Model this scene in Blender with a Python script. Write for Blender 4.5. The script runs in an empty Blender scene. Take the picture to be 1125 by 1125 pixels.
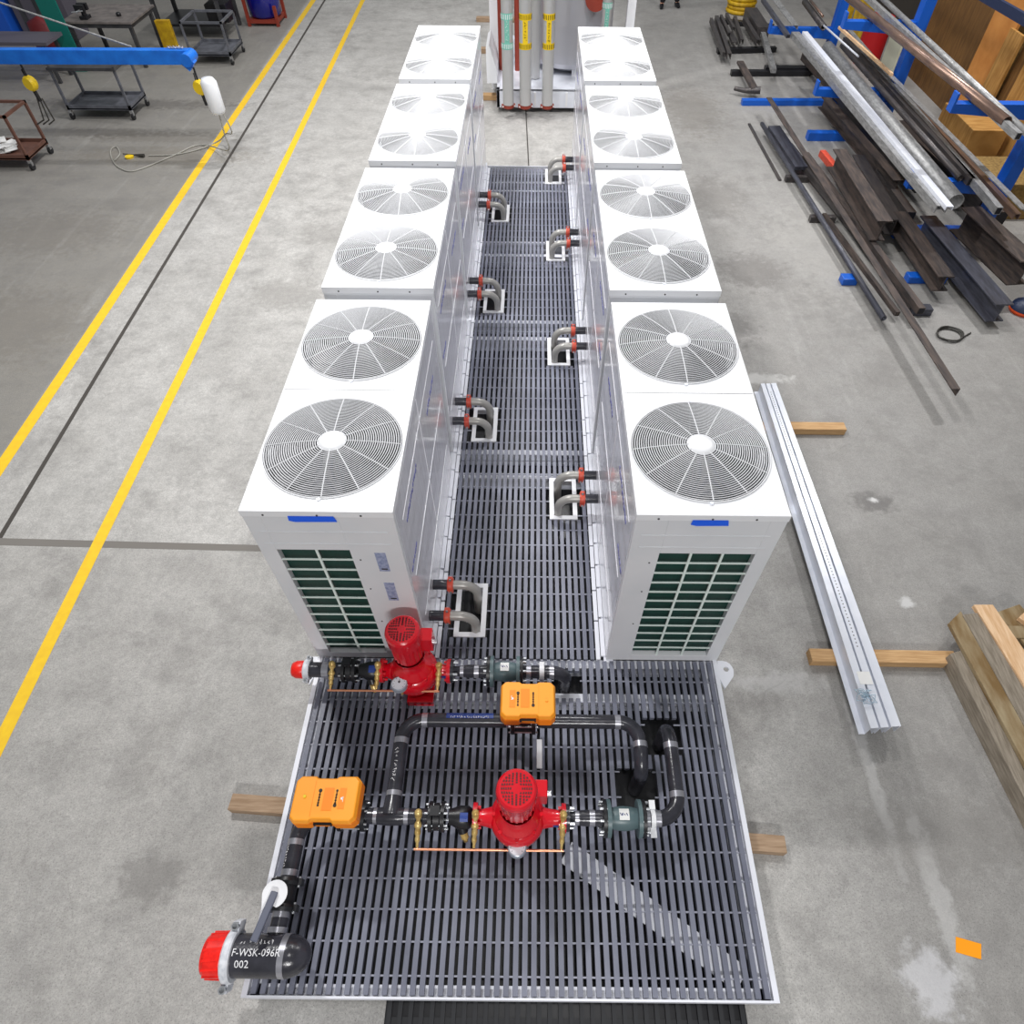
import bpy, math, random
from math import pi, sin, cos, radians
from mathutils import Vector, Matrix
random.seed(7)
SC = bpy.context.scene
COL = SC.collection
D = 0.30                      # deck height above the floor

# ------------------------------------------------------------------ camera
CAM = Vector((0.09308, -2.36398, 5.16198))
RIGHT = Vector((0.99994999, 0.00824004, 0.00566609))
UP = Vector((-0.00997397, 0.78083636, 0.62465599))
FWD = Vector((-0.0007229, 0.62468127, -0.7808795))
FPX, CX, CY = 712.575, 582.483, 562.899
cd = bpy.data.cameras.new('camera')
cam = bpy.data.objects.new('camera', cd)
COL.objects.link(cam)
cam.matrix_world = Matrix(((RIGHT.x, UP.x, -FWD.x, CAM.x), (RIGHT.y, UP.y, -FWD.y, CAM.y),
                           (RIGHT.z, UP.z, -FWD.z, CAM.z), (0, 0, 0, 1)))
cd.sensor_width = 36.0
cd.lens = FPX / 1125 * 36.0
cd.shift_x = (562.5 - CX) / 1125
cd.shift_y = (CY - 562.5) / 1125
cd.clip_end = 200
SC.camera = cam

# ------------------------------------------------------------------ world, lamps, exposure
w = bpy.data.worlds.new('hall_ambient')
SC.world = w
w.use_nodes = True
w.node_tree.nodes['Background'].inputs[0].default_value = (0.95, 0.98, 1.0, 1)
w.node_tree.nodes['Background'].inputs[1].default_value = 0.18
SC.view_settings.view_transform = 'Standard'
SC.view_settings.look = 'None'
SC.view_settings.exposure = 0.28
SC.view_settings.gamma = 1.0
SC.view_settings.use_curve_mapping = False


def lamp(x, y, z, sx, sy, power, color=(1, 0.99, 0.985)):
    l = bpy.data.lights.new('bay_or_fill_lamp', 'AREA')
    l.shape = 'RECTANGLE'
    l.size = sx
    l.size_y = sy
    l.energy = power
    l.color = color
    o = bpy.data.objects.new('bay_or_fill_lamp', l)
    COL.objects.link(o)
    o.location = (x, y, z)


for lx, ly, lp in [(-3.2, 4.0, 420), (-2.6, 10.0, 310), (1.4, 7.5, 270), (2.6, 13.5, 150), (7.6, 8.8, 400), (-2.5, 17.0, 200),
                   (0.6, -2.0, 60), (3.6, 18.5, 90), (-8.5, 12.0, 50)]:
    lamp(lx, ly, 9.0, 0.7, 0.3, lp)
lamp(0.4, -8.5, 6.5, 2.2, 0.5, 560)  # added fill lamp brightening the unit fronts, no such fixture known


# ------------------------------------------------------------------ pixel of the photo -> point of the place on a known plane
def ray(u, v):
    return RIGHT * ((u - CX) / FPX) - UP * ((v - CY) / FPX) + FWD


def at(u, v, z=0.0):
    d = ray(u, v)
    return CAM + d * ((z - CAM.z) / d.z)


def atx(u, v, x):
    d = ray(u, v)
    return CAM + d * ((x - CAM.x) / d.x)


# ------------------------------------------------------------------ materials
def lin(c):
    return tuple(((x / 255) / 12.92 if x / 255 <= 0.04045 else ((x / 255 + 0.055) / 1.055) ** 2.4) for x in c) + (1,)


MATS = {}


def mat(name, rgb, rough=0.5, metal=0.0, var=None, scale=6.0, bump=0.0, bscale=40.0, coat=0.0, stretch=None, detail=4, lo=0.35, hi=0.65):
    m = bpy.data.materials.new(name)
    m.use_nodes = True
    nt = m.node_tree
    b = nt.nodes['Principled BSDF']
    b.inputs['Roughness'].default_value = rough
    b.inputs['Metallic'].default_value = metal
    b.inputs['Coat Weight'].default_value = coat
    b.inputs['Base Color'].default_value = lin(rgb)
    tc = nt.nodes.new('ShaderNodeTexCoord')
    vec = tc.outputs['Object']
    if stretch:
        mp = nt.nodes.new('ShaderNodeMapping')
        mp.inputs['Scale'].default_value = stretch
        nt.links.new(vec, mp.inputs['Vector'])
        vec = mp.outputs['Vector']
    if var:
        n = nt.nodes.new('ShaderNodeTexNoise')
        n.inputs['Scale'].default_value = scale
        n.inputs['Detail'].default_value = detail
        nt.links.new(vec, n.inputs['Vector'])
        r = nt.nodes.new('ShaderNodeValToRGB')
        r.color_ramp.elements[0].position = lo
        r.color_ramp.elements[1].position = hi
        r.color_ramp.elements[0].color = lin(rgb)
        r.color_ramp.elements[1].color = lin(var)
        nt.links.new(n.outputs['Fac'], r.inputs['Fac'])
        nt.links.new(r.outputs['Color'], b.inputs['Base Color'])
    if bump:
        n2 = nt.nodes.new('ShaderNodeTexNoise')
        n2.inputs['Scale'].default_value = bscale
        n2.inputs['Detail'].default_value = 3
        nt.links.new(vec, n2.inputs['Vector'])
        bp = nt.nodes.new('ShaderNodeBump')
        bp.inputs['Strength'].default_value = bump
        bp.inputs['Distance'].default_value = 0.01
        nt.links.new(n2.outputs['Fac'], bp.inputs['Height'])
        nt.links.new(bp.outputs['Normal'], b.inputs['Normal'])
    MATS[name] = m
    return m


WHITE = mat('white_powder_coat', (236, 237, 240), 0.38)
GRILLEW = mat('white_grille_wire', (238, 239, 242), 0.4)
CABW = mat('cabinet_off_white', (226, 227, 230), 0.35, var=(218, 220, 224), scale=2.0)
SIDEF = mat('glossy_side_panel', (224, 224, 230), 0.16, coat=0.35, bump=0.35, bscale=5.0, stretch=(1, 3.0, 0.35))
SEAM_GLINT = mat('seam_highlight', (245, 245, 250), 0.2)  # white strips paint the highlight caught along the panel seams
BLUEPRINT = mat('blue_film_print', (104, 106, 168), 0.5)
COIL = mat('green_coil_fins', (9, 54, 46), 0.5, var=(13, 66, 55), scale=30, stretch=(14, 1, 0.3))
GUARD = mat('pale_guard_wire', (228, 240, 234), 0.4)
DARKIN = mat('dark_interior', (24, 24, 32), 0.6)
SHROUD = mat('fan_shroud', (30, 31, 40), 0.5)
BLADE = mat('fan_blade', (34, 34, 46), 0.4)
BLUETAPE = mat('blue_tape', (18, 98, 244), 0.6)
STICK = mat('label_sticker', (126, 136, 172), 0.35, var=(172, 180, 206), scale=40)
DARKDOT = mat('dark_screw', (60, 60, 62), 0.4)
GRATE = mat('grating_grey', (124, 127, 142), 0.42, var=(104, 107, 122), scale=2.2, bump=0.15, bscale=60)
ROD = mat('grating_rod', (150, 152, 165), 0.35)
SKIDW = mat('skid_white', (232, 234, 242), 0.35)
RED = mat('pump_red', (214, 14, 34), 0.24, coat=0.5, bump=0.12, bscale=50)
DRED = mat('pump_vent_dark', (70, 8, 14), 0.5)
CAPRED = mat('red_plastic_cap', (248, 36, 24), 0.35, var=(225, 25, 18), scale=30)
BLACKP = mat('black_steel_pipe', (44, 44, 50), 0.22, var=(58, 58, 66), scale=9, bump=0.1, bscale=70)
BLACK = mat('black_iron', (26, 26, 30), 0.38)
WELD = mat('bare_weld', (176, 176, 184), 0.3, metal=0.7)
GREYV = mat('valve_grey_green', (88, 108, 112), 0.38)
BOLT = mat('zinc_bolt', (205, 208, 212), 0.3, metal=0.8)
BRASS = mat('brass', (226, 198, 128), 0.3, metal=0.3, var=(186, 152, 84), scale=30)
COPPER = mat('copper', (230, 160, 124), 0.28, metal=0.6)
GAUGE = mat('gauge_steel', (176, 184, 196), 0.3, metal=0.4)
DIAL = mat('gauge_dial', (232, 238, 245), 0.2)
ORANGE = mat('actuator_orange', (255, 164, 40), 0.45)
ORANGED = mat('actuator_orange_dark', (255, 140, 4), 0.45)
YELLOW = mat('yellow_plastic', (236, 200, 30), 0.45)
COUP = mat('coupling_orange_red', (196, 66, 46), 0.42, var=(216, 92, 70), scale=20)
COUPW = mat('coupling_white', (226, 228, 234), 0.4, var=(196, 200, 208), scale=30)
GREYP = mat('grey_pipe', (166, 164, 159), 0.3, metal=0.2)
LEVER = mat('lever_grey', (92, 96, 112), 0.4)
TIMBER = mat('weathered_timber', (176, 150, 124), 0.8, var=(150, 124, 98), scale=5, stretch=(1, 12, 12), bump=0.3, bscale=20)
TIMBER_Y = mat('new_timber', (206, 168, 122), 0.75, var=(180, 140, 94), scale=5, stretch=(1, 14, 14), bump=0.2, bscale=20)
TIMBER_G = mat('grey_timber', (150, 140, 126), 0.85, var=(122, 112, 98), scale=6, stretch=(10, 1, 10), bump=0.4, bscale=18)
TIMBER_B = mat('stained_timber', (158, 142, 112), 0.85, var=(120, 94, 56), scale=2.5, stretch=(4, 1, 4), bump=0.3, bscale=18)
TIMBER_P = mat('pale_timber', (232, 198, 160), 0.75, var=(210, 168, 124), scale=5, stretch=(10, 1, 10), bump=0.2, bscale=18)
GALV = mat('galvanised_steel', (236, 239, 248), 0.34, metal=0.15, var=(228, 232, 242), scale=7)
GALVD = mat('galvanised_dull', (172, 172, 172), 0.45, metal=0.45, var=(136, 136, 136), scale=9, stretch=(4, 1, 4))
STEELD = mat('mill_steel_dark', (62, 60, 62), 0.42, metal=0.3, var=(84, 78, 76), scale=5, stretch=(5, 0.7, 5))
STEELB = mat('mill_steel_blue', (86, 88, 100), 0.4, metal=0.3, var=(66, 66, 74), scale=5, stretch=(5, 0.7, 5))
RUST = mat('rusty_steel', (92, 80, 74), 0.6, metal=0.2, var=(58, 53, 53), scale=4, stretch=(5, 0.7, 5))
COPTUBE = mat('brown_steel_tube', (150, 122, 106), 0.32, metal=0.6, var=(120, 100, 92), scale=6, stretch=(5, 0.6, 5))
RACKB = mat('rack_blue', (10, 88, 190), 0.42)
JIBB = mat('jib_blue', (18, 116, 220), 0.45, var=(10, 100, 200), scale=5)
PLY = mat('plywood', (186, 140, 76), 0.7, var=(158, 112, 52), scale=3, stretch=(1, 6, 1))
PLYD = mat('plywood_dark', (120, 84, 40), 0.7, var=(96, 66, 30), scale=3, stretch=(1, 6, 1))
OSB = mat('chipboard', (150, 122, 70), 0.8, var=(118, 92, 48), scale=22)
WALLD = mat('dark_wall', (58, 52, 46), 0.9)
INSUL = mat('insulation_jacket', (192, 192, 192), 0.36, metal=0.4, bump=0.25, bscale=60)
TANKM = mat('tank_jacket', (184, 184, 190), 0.3, metal=0.5, bump=0.25, bscale=10, stretch=(3, 3, 0.4))
TEAL = mat('teal_label', (120, 190, 172), 0.5)
YLAB = mat('yellow_label', (236, 200, 20), 0.5)
REDOX = mat('red_oxide_pipe', (140, 52, 36), 0.5)
CART = mat('cart_grey', (104, 106, 114), 0.5, var=(78, 80, 86), scale=5)
CARTD = mat('cart_dark_steel', (50, 50, 54), 0.5, var=(70, 70, 72), scale=5)
TABLETOP = mat('table_plate', (140, 132, 128), 0.5, metal=0.3, var=(112, 106, 104), scale=6)
BROWN = mat('brown_frame', (104, 70, 58), 0.6)
RUBBER = mat('black_rubber', (30, 30, 32), 0.7)
NAVY = mat('navy_drum', (16, 22, 120), 0.25, coat=0.4)
BLUECAB = mat('blue_cabinet', (28, 92, 200), 0.45)
GREENS = mat('teal_green_sheet', (10, 110, 100), 0.5)
LOCK = mat('grey_locker', (92, 88, 98), 0.5)
MAROON = mat('maroon_cover', (110, 18, 26), 0.6)
PAPER = mat('white_paper', (238, 238, 236), 0.7)
WHITEP = mat('white_plastic', (232, 234, 238), 0.4)
CABLE = mat('grey_cable', (158, 156, 148), 0.5)
DARKC = mat('dark_cable', (58, 56, 52), 0.5)
ORPAPER = mat('orange_paper', (255, 160, 8), 0.6)
CLOTH = mat('dark_trousers', (30, 30, 36), 0.9)
SHIRT = mat('grey_shirt', (90, 94, 104), 0.9)
SKIN = mat('skin', (200, 150, 124), 0.5)
HAIR = mat('dark_hair', (40, 30, 24), 0.6)
INK = mat('white_paint_marker', (235, 235, 238), 0.6)
BLUELAB = mat('blue_label', (36, 64, 140), 0.4)
TANGLE = mat('pale_blue_wire', (176, 200, 216), 0.3, metal=0.4)
REDTHING = mat('red_fabric', (180, 14, 22), 0.6)
CREAM = mat('cream_board', (196, 196, 176), 0.6)
YBAG = mat('yellow_cover', (206, 168, 16), 0.55, var=(170, 130, 10), scale=8)
BLACKPRINT = mat('black_print', (40, 26, 10), 0.5)
LINE = mat('yellow_floor_paint', (246, 204, 40), 0.55, var=(236, 188, 44), scale=14, lo=0.3, hi=0.8)
JOINT = mat('joint_filler', (72, 68, 64), 0.9)


def floor_material():
    m = bpy.data.materials.new('concrete_floor')
    m.use_nodes = True
    nt = m.node_tree
    L = nt.links.new
    b = nt.nodes['Principled BSDF']
    geo = nt.nodes.new('ShaderNodeNewGeometry')
    pos = geo.outputs['Position']

    def noise(scale, detail=5, rough=0.6, lo=0.3, hi=0.7, stretch=None):
        src = pos
        if stretch:
            mp = nt.nodes.new('ShaderNodeMapping')
            mp.inputs['Scale'].default_value = stretch
            L(pos, mp.inputs['Vector'])
            src = mp.outputs['Vector']
        n = nt.nodes.new('ShaderNodeTexNoise')
        n.inputs['Scale'].default_value = scale
        n.inputs['Detail'].default_value = detail
        n.inputs['Roughness'].default_value = rough
        L(src, n.inputs['Vector'])
        r = nt.nodes.new('ShaderNodeMapRange')
        r.inputs['From Min'].default_value = lo
        r.inputs['From Max'].default_value = hi
        L(n.outputs['Fac'], r.inputs['Value'])
        return r.outputs['Result']

    def math_(op, a, c, clamp=False):
        n = nt.nodes.new('ShaderNodeMath')
        n.operation = op
        n.use_clamp = clamp
        for i, s in enumerate((a, c)):
            if isinstance(s, (int, float)):
                n.inputs[i].default_value = s
            else:
                L(s, n.inputs[i])
        return n.outputs[0]

    def mix(fac, a, c, blend='MIX'):
        n = nt.nodes.new('ShaderNodeMix')
        n.data_type = 'RGBA'
        n.blend_type = blend
        for i, s in ((0, fac), (6, a), (7, c)):
            if isinstance(s, (int, float)):
                n.inputs[i].default_value = s
            elif isinstance(s, tuple):
                n.inputs[i].default_value = s
            else:
                L(s, n.inputs[i])
        return n.outputs[2]

    sep = nt.nodes.new('ShaderNodeSeparateXYZ')
    L(pos, sep.inputs[0])
    X, Y = sep.outputs[0], sep.outputs[1]

    def step(val, a, c):
        r = nt.nodes.new('ShaderNodeMapRange')
        r.interpolation_type = 'SMOOTHSTEP'
        r.inputs['From Min'].default_value = a
        r.inputs['From Max'].default_value = c
        L(val, r.inputs['Value'])
        return r.outputs['Result']

    def blob(x, y, rx, ry, wob=0.5):
        dx = math_('DIVIDE', math_('SUBTRACT', X, x), rx)
        dy = math_('DIVIDE', math_('SUBTRACT', Y, y), ry)
        d = math_('SQRT', math_('ADD', math_('MULTIPLY', dx, dx), math_('MULTIPLY', dy, dy)), 0)
        d = math_('ADD', d, math_('MULTIPLY', math_('SUBTRACT', fine, 0.5), wob))
        return math_('SUBTRACT', 1.0, step(d, 0.35, 1.0))

    fine = noise(9, 6, 0.65)
    big = noise(0.45, 4, 0.55)
    mid = noise(1.7, 5, 0.6)
    grain = noise(62, 3, 0.8, 0.35, 0.65)
    grain2 = noise(17, 5, 0.75, 0.4, 0.66)
    speck = noise(120, 2, 0.5, 0.60, 0.68)
    col = mix(big, lin((204, 202, 198)), lin((226, 224, 220)))
    # old dirtier slab left of the walkway; floor toned darker towards the storage side
    xl = math_('ADD', X, math_('MULTIPLY', Y, 0.030))
    left = math_('SUBTRACT', 1.0, step(xl, -5.64, -5.50))
    col = mix(left, col, lin((150, 146, 138)))
    col = mix(math_('MULTIPLY', step(X, 1.5, 3.0), 0.85), col, lin((158, 156, 153)))
    front = math_('MULTIPLY', math_('SUBTRACT', 1.0, step(Y, 1.24, 1.30)), math_('SUBTRACT', 1.0, step(X, -2.0, -1.5)))
    col = mix(math_('MULTIPLY', front, 0.45), col, lin((176, 173, 168)))
    col = mix(math_('MULTIPLY', mid, 0.42), col, lin((150, 147, 142)))
    stain = noise(0.8, 6, 0.7, 0.52, 0.72)
    col = mix(math_('MULTIPLY', stain, 0.42), col, lin((120, 116, 112)))
    streak = noise(1.2, 5, 0.7, 0.55, 0.8, (3.0, 0.25, 1))
    col = mix(math_('MULTIPLY', streak, 0.25), col, lin((226, 225, 222)))
    cloud = noise(3.2, 6, 0.72, 0.42, 0.66)
    col = mix(math_('MULTIPLY', cloud, 0.34), col, lin((124, 122, 120)))
    col = mix(math_('MULTIPLY', grain2, 0.34), col, lin((128, 126, 124)))
    col = mix(math_('MULTIPLY', grain, 0.42), col, lin((118, 116, 114)))
    col = mix(math_('MULTIPLY', speck, 0.6), col, lin((92, 90, 90)))
    # marks with a place of their own: chalk spill, scuffs, oil
    for (x, y, rx, ry, c, a) in [(2.72, -2.10, .22, .26, (226, 226, 230), .5), (2.95, -1.6, .10, .75, (214, 213, 212), .35),
                                 (2.75, -0.7, .07, .9, (214, 213, 212), .4), (2.2, -0.05, .5, .12, (205, 204, 204), .4),
                                 (3.65, 1.95, .3, .16, (98, 95, 94), .6), (3.66, 1.97, .09, .05, (226, 225, 224), .8),
                                 (3.55, 0.75, .09, .07, (222, 222, 222), .6), (3.2, -1.2, .9, .35, (122, 119, 115), .35),
                                 (2.7, 4.9, .45, .5, (98, 95, 93), .5), (2.9, 3.9, .5, .12, (222, 221, 219), .45),
                                 (-2.55, -1.55, .3, .22, (120, 117, 114), .5), (-7.0, 4.8, 1.6, 1.2, (118, 112, 104), .4),
                                 (-6.6, 9.9, 2.2, .5, (120, 112, 100), .4), (-3.3, 5.6, .8, .5, (140, 137, 133), .45),
                                 (-3.0, 7.2, .9, .4, (140, 137, 133), .4), (3.3, 12.3, .8, 1.8, (112, 106, 98), .4),
                                 (4.5, 7.0, 1.1, 2.0, (196, 193, 188), .2), (-8.2, 12.3, 3.2, .35, (84, 80, 78), .5), (-8.5, 10.9, 3.0, .28, (92, 88, 84), .4), (-6.9, 10.7, 1.8, .3, (104, 98, 90), .4), (-7.4, 7.2, 1.5, .9, (112, 106, 98), .35), (3.3, 6.3, .7, .6, (104, 100, 97), .5), (3.1, 8.6, .7, .9, (110, 106, 102), .4)]:
        col = mix(math_('MULTIPLY', blob(x, y, rx, ry, .9), a), col, lin(c))
    # hairline cracks
    v = nt.nodes.new('ShaderNodeTexVoronoi')
    v.feature = 'DISTANCE_TO_EDGE'
    v.inputs['Scale'].default_value = 0.23
    wv = nt.nodes.new('ShaderNodeMapping')
    nz = nt.nodes.new('ShaderNodeTexNoise')
    nz.inputs['Scale'].default_value = 1.5
    L(pos, nz.inputs['Vector'])
    va = nt.nodes.new('ShaderNodeVectorMath')
    va.operation = 'ADD'
    L(pos, va.inputs[0])
    L(nz.outputs['Color'], va.inputs[1])
    L(va.outputs[0], v.inputs['Vector'])
    cr = math_('SUBTRACT', 1.0, step(v.outputs['Distance'], 0.0008, 0.0026))
    col = mix(math_('MULTIPLY', math_('MULTIPLY', cr, mid), 0.18), col, lin((100, 96, 92)))
    L(col, b.inputs['Base Color'])
    rr = nt.nodes.new('ShaderNodeMapRange')
    rr.inputs['To Min'].default_value = 0.42
    rr.inputs['To Max'].default_value = 0.7
    L(mid, rr.inputs['Value'])
    L(rr.outputs['Result'], b.inputs['Roughness'])
    bp = nt.nodes.new('ShaderNodeBump')
    bp.inputs['Strength'].default_value = 0.25
    bp.inputs['Distance'].default_value = 0.004
    L(grain, bp.inputs['Height'])
    L(bp.outputs['Normal'], b.inputs['Normal'])
    return m


FLOORM = floor_material()


# ------------------------------------------------------------------ mesh building
def frame(d):
    d = Vector(d).normalized()
    a = Vector((0, 0, 1)) if abs(d.z) < 0.95 else Vector((0, 1, 0))
    x = a.cross(d).normalized()
    return x, d.cross(x).normalized(), d


class MB:
    def __init__(self):
        self.v, self.f, self.s = [], [], []

    def add(self, vs, fs, smooth=False, M=None):
        o = len(self.v)
        self.v += [(M @ Vector(p)) if M else Vector(p) for p in vs]
        self.f += [tuple(i + o for i in f) for f in fs]
        self.s += [smooth] * len(fs)
        return self

    def box(self, x0, x1, y0, y1, z0, z1, M=None):
        vs = [(x, y, z) for z in (z0, z1) for y in (y0, y1) for x in (x0, x1)]
        return self.add(vs, [(0, 2, 3, 1), (4, 5, 7, 6), (0, 1, 5, 4), (2, 6, 7, 3), (0, 4, 6, 2), (1, 3, 7, 5)], False, M)

    def obox(self, p0, p1, w, h, off=(0, 0)):
        """a bar of section w x h from p0 to p1"""
        x, y, d = frame(Vector(p1) - Vector(p0))
        l = (Vector(p1) - Vector(p0)).length
        M = Matrix(((x.x, y.x, d.x, p0[0]), (x.y, y.y, d.y, p0[1]), (x.z, y.z, d.z, p0[2]), (0, 0, 0, 1)))
        return self.box(-w / 2 + off[0], w / 2 + off[0], -h / 2 + off[1], h / 2 + off[1], 0, l, M)

    def prof(self, poly, p0, p1):
        """an outline (list of x, y) run from p0 to p1; y is up"""
        x, y, d = frame(Vector(p1) - Vector(p0))
        n = len(poly)
        vs = [Vector(p) + x * a + y * c for p in (p0, p1) for a, c in poly]
        fs = [(i, (i + 1) % n, n + (i + 1) % n, n + i) for i in range(n)]
        fs += [tuple(range(n))[::-1], tuple(range(n, 2 * n))]
        return self.add(vs, fs)

    def tube(self, pts, r, n=12, closed=False, caps=True, smooth=True, rot=0.0):
        pts = [Vector(p) for p in pts]
        m = len(pts)
        rs = r if isinstance(r, (list, tuple)) else [r] * m
        tang = []
        for i in range(m):
            if closed:
                t = pts[(i + 1) % m] - pts[i - 1]
            else:
                t = pts[min(i + 1, m - 1)] - pts[max(i - 1, 0)]
            tang.append(t.normalized())
        x = frame(tang[0])[0]
        vs, fs = [], []
        for i in range(m):
            t = tang[i]
            x = (x - t * x.dot(t))
            if x.length < 1e-6:
                x = frame(t)[0]
            x.normalize()
            y = t.cross(x)
            vs += [pts[i] + (x * cos(2 * pi * k / n + rot) + y * sin(2 * pi * k / n + rot)) * rs[i] for k in range(n)]
        for i in range(m if closed else m - 1):
            j = (i + 1) % m
            fs += [(i * n + k, i * n + (k + 1) % n, j * n + (k + 1) % n, j * n + k) for k in range(n)]
        self.add(vs, fs, smooth)
        if caps and not closed:
            self.add(vs[:n], [tuple(range(n))[::-1]])
            self.add(vs[-n:], [tuple(range(n))])
        return self

    def cyl(self, p0, p1, r, n=20, caps=True):
        return self.tube([p0, p1], r, n, caps=caps)

    def pipe(self, p0, p1, r, t, n=20):
        """open hollow tube"""
        x, y, d = frame(Vector(p1) - Vector(p0))
        vs = []
        for p, rr in ((p0, r), (p1, r), (p1, r - t), (p0, r - t)):
            vs += [Vector(p) + (x * cos(2 * pi * k / n) + y * sin(2 * pi * k / n)) * rr for k in range(n)]
        fs = []
        for i in range(4):
            j = (i + 1) % 4
            fs += [(i * n + k, i * n + (k + 1) % n, j * n + (k + 1) % n, j * n + k) for k in range(n)]
        return self.add(vs, fs, True)

    def lathe(self, prof, p0, d=(0, 0, 1), n=32, sharp=True):
        """profile of (radius, distance along d) about the axis through p0"""
        x, y, d = frame(d)
        p0 = Vector(p0)
        segs = [[prof[i], prof[i + 1]] for i in range(len(prof) - 1)] if sharp else [prof]
        for sg in segs:
            vs, fs = [], []
            for r, h in sg:
                vs += [p0 + d * h + (x * cos(2 * pi * k / n) + y * sin(2 * pi * k / n)) * max(r, 1e-4) for k in range(n)]
            for i in range(len(sg) - 1):
                fs += [(i * n + k, i * n + (k + 1) % n, (i + 1) * n + (k + 1) % n, (i + 1) * n + k) for k in range(n)]
            self.add(vs, fs, True)
        return self

    def build(self, name, m, parent=None, bevel=0.0, label=None, bseg=2):
        me = bpy.data.meshes.new(name)
        if parent is None:
            xs = [p.x for p in self.v]
            ys = [p.y for p in self.v]
            zs = [p.z for p in self.v]
            org = Vector(((min(xs) + max(xs)) / 2, (min(ys) + max(ys)) / 2, min(zs)))
        else:
            org = Vector((0, 0, 0))
            q = parent
            while q:
                org = org + q.location
                q = q.parent
        me.from_pydata([p - org for p in self.v], [], self.f)
        me.polygons.foreach_set('use_smooth', self.s)
        me.update()
        o = bpy.data.objects.new(name, me)
        me.materials.append(m)
        COL.objects.link(o)
        if parent is None:
            o.location = org
        else:
            o.parent = parent
        if bevel:
            md = o.modifiers.new('edge', 'BEVEL')
            md.width = bevel
            md.segments = bseg
            md.limit_method = 'ANGLE'
            md.angle_limit = radians(40)
        if label:
            o['label'] = label
        return o


def thing(name, label, cat, loc=(0, 0, 0), group=None):
    o = bpy.data.objects.new(name, None)
    o.empty_display_size = 0.1
    COL.objects.link(o)
    o.location = loc
    o['label'] = label
    o['category'] = cat
    if group:
        o['group'] = group
    return o


def tag(o, label, cat, group=None):
    o['label'] = label
    o['category'] = cat
    if group:
        o['group'] = group
    return o


KIDS = {}


def kids(o):
    return [c for c in bpy.data.objects if c.parent == o]


def dup(root, loc, label):
    r = root.copy()
    COL.objects.link(r)
    r.location = loc
    r['label'] = label
    for ch in kids(root):
        c = ch.copy()
        COL.objects.link(c)
        c.parent = r
        for g in kids(ch):
            e = g.copy()
            COL.objects.link(e)
            e.parent = c
    return r


def arc(c, a, b, r, n=8, t0=0.0, t1=pi / 2):
    """quarter bend about c from direction a to direction b"""
    c, a, b = Vector(c), Vector(a), Vector(b)
    return [c + a * (r * cos(t0 + (t1 - t0) * i / n)) + b * (r * sin(t0 + (t1 - t0) * i / n)) for i in range(n + 1)]


def path(pts, r, n=8):
    """polyline with rounded corners of radius r"""
    pts = [Vector(p) for p in pts]
    out = [pts[0]]
    for i in range(1, len(pts) - 1):
        d0 = (pts[i - 1] - pts[i]).normalized()
        d1 = (pts[i + 1] - pts[i]).normalized()
        c = pts[i] + d0 * r + d1 * r
        out += arc(c, -d1, -d0, r, n)
    out.append(pts[-1])
    return out


def text_into(mb, s, size, fn, thick=0.0):
    """letters as flat mesh; fn maps (x, y) of the letters to a point"""
    cu = bpy.data.curves.new('letters', 'FONT')
    cu.body = s
    cu.size = size
    cu.resolution_u = 2
    o = bpy.data.objects.new('letters', cu)
    COL.objects.link(o)
    dg = bpy.context.evaluated_depsgraph_get()
    me = o.evaluated_get(dg).to_mesh()
    vs = [fn(p.co.x, p.co.y) for p in me.vertices]
    fs = [tuple(p.vertices) for p in me.polygons]
    o.to_mesh_clear()
    bpy.data.objects.remove(o)
    bpy.data.curves.remove(cu)
    mb.add(vs, fs)
    return mb


# ================================================================== the setting
fl = MB()
fl.add([(-24, -8, 0), (18, -8, 0), (18, 34, 0), (-24, 34, 0)], [(0, 1, 2, 3)])
floor = fl.build('floor', FLOORM)
floor['kind'] = 'structure'
floor['label'] = 'grey concrete workshop floor'


def strip(pts, wd, z, name, m, label):
    mb = MB()
    vs, fs = [], []
    for i, (x, y) in enumerate(pts):
        vs += [(x - wd / 2, y, z), (x + wd / 2, y, z)]
        if i:
            fs.append((2 * i - 2, 2 * i - 1, 2 * i + 1, 2 * i))
    mb.add(vs, fs)
    return mb.build(name, m, floor, label=label)


strip([(-5.50, -4), (-5.60, 2.33), (-5.64, 4.05), (-5.79, 8.95), (-6.02, 19.74), (-6.3, 30)], 0.135, 0.002, 'painted_line', LINE, 'yellow painted floor line nearest the carts')
strip([(-3.98, -4), (-4.08, -0.65), (-4.2, 4.07), (-4.36, 9.72), (-4.67, 19.78), (-4.95, 30)], 0.115, 0.002, 'painted_line', LINE, 'yellow painted floor line nearer the chiller units')
strip([(-4.98, -4), (-5.12, 1.39), (-5.22, 4.05), (-5.71, 19.75), (-5.95, 30)], 0.05, 0.0015, 'expansion_joint', JOINT, 'dark joint between the two yellow lines')
strip([(0.05, 8), (-0.08, 12), (-0.5, 30)], 0.022, 0.0015, 'expansion_joint', JOINT, 'dark joint behind the platform')
j = MB()
j.add([(-24, 1.27, .0016), (-5.12, 1.29, .0016), (-1.5, 1.23, .0016), (-1.5, 1.30, .0016), (-5.12, 1.375, .0016), (-24, 1.37, .0016)], [(0, 1, 4, 5), (1, 2, 3, 4)])
j.build('expansion_joint', mat('faint_joint', (122, 118, 113), .9), floor, label='dark joint running across the floor at left')
wr = MB().box(9.6, 9.8, 4, 34, 0, 5.0).build('wall_right', WALLD)
wr['kind'] = 'structure'

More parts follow.
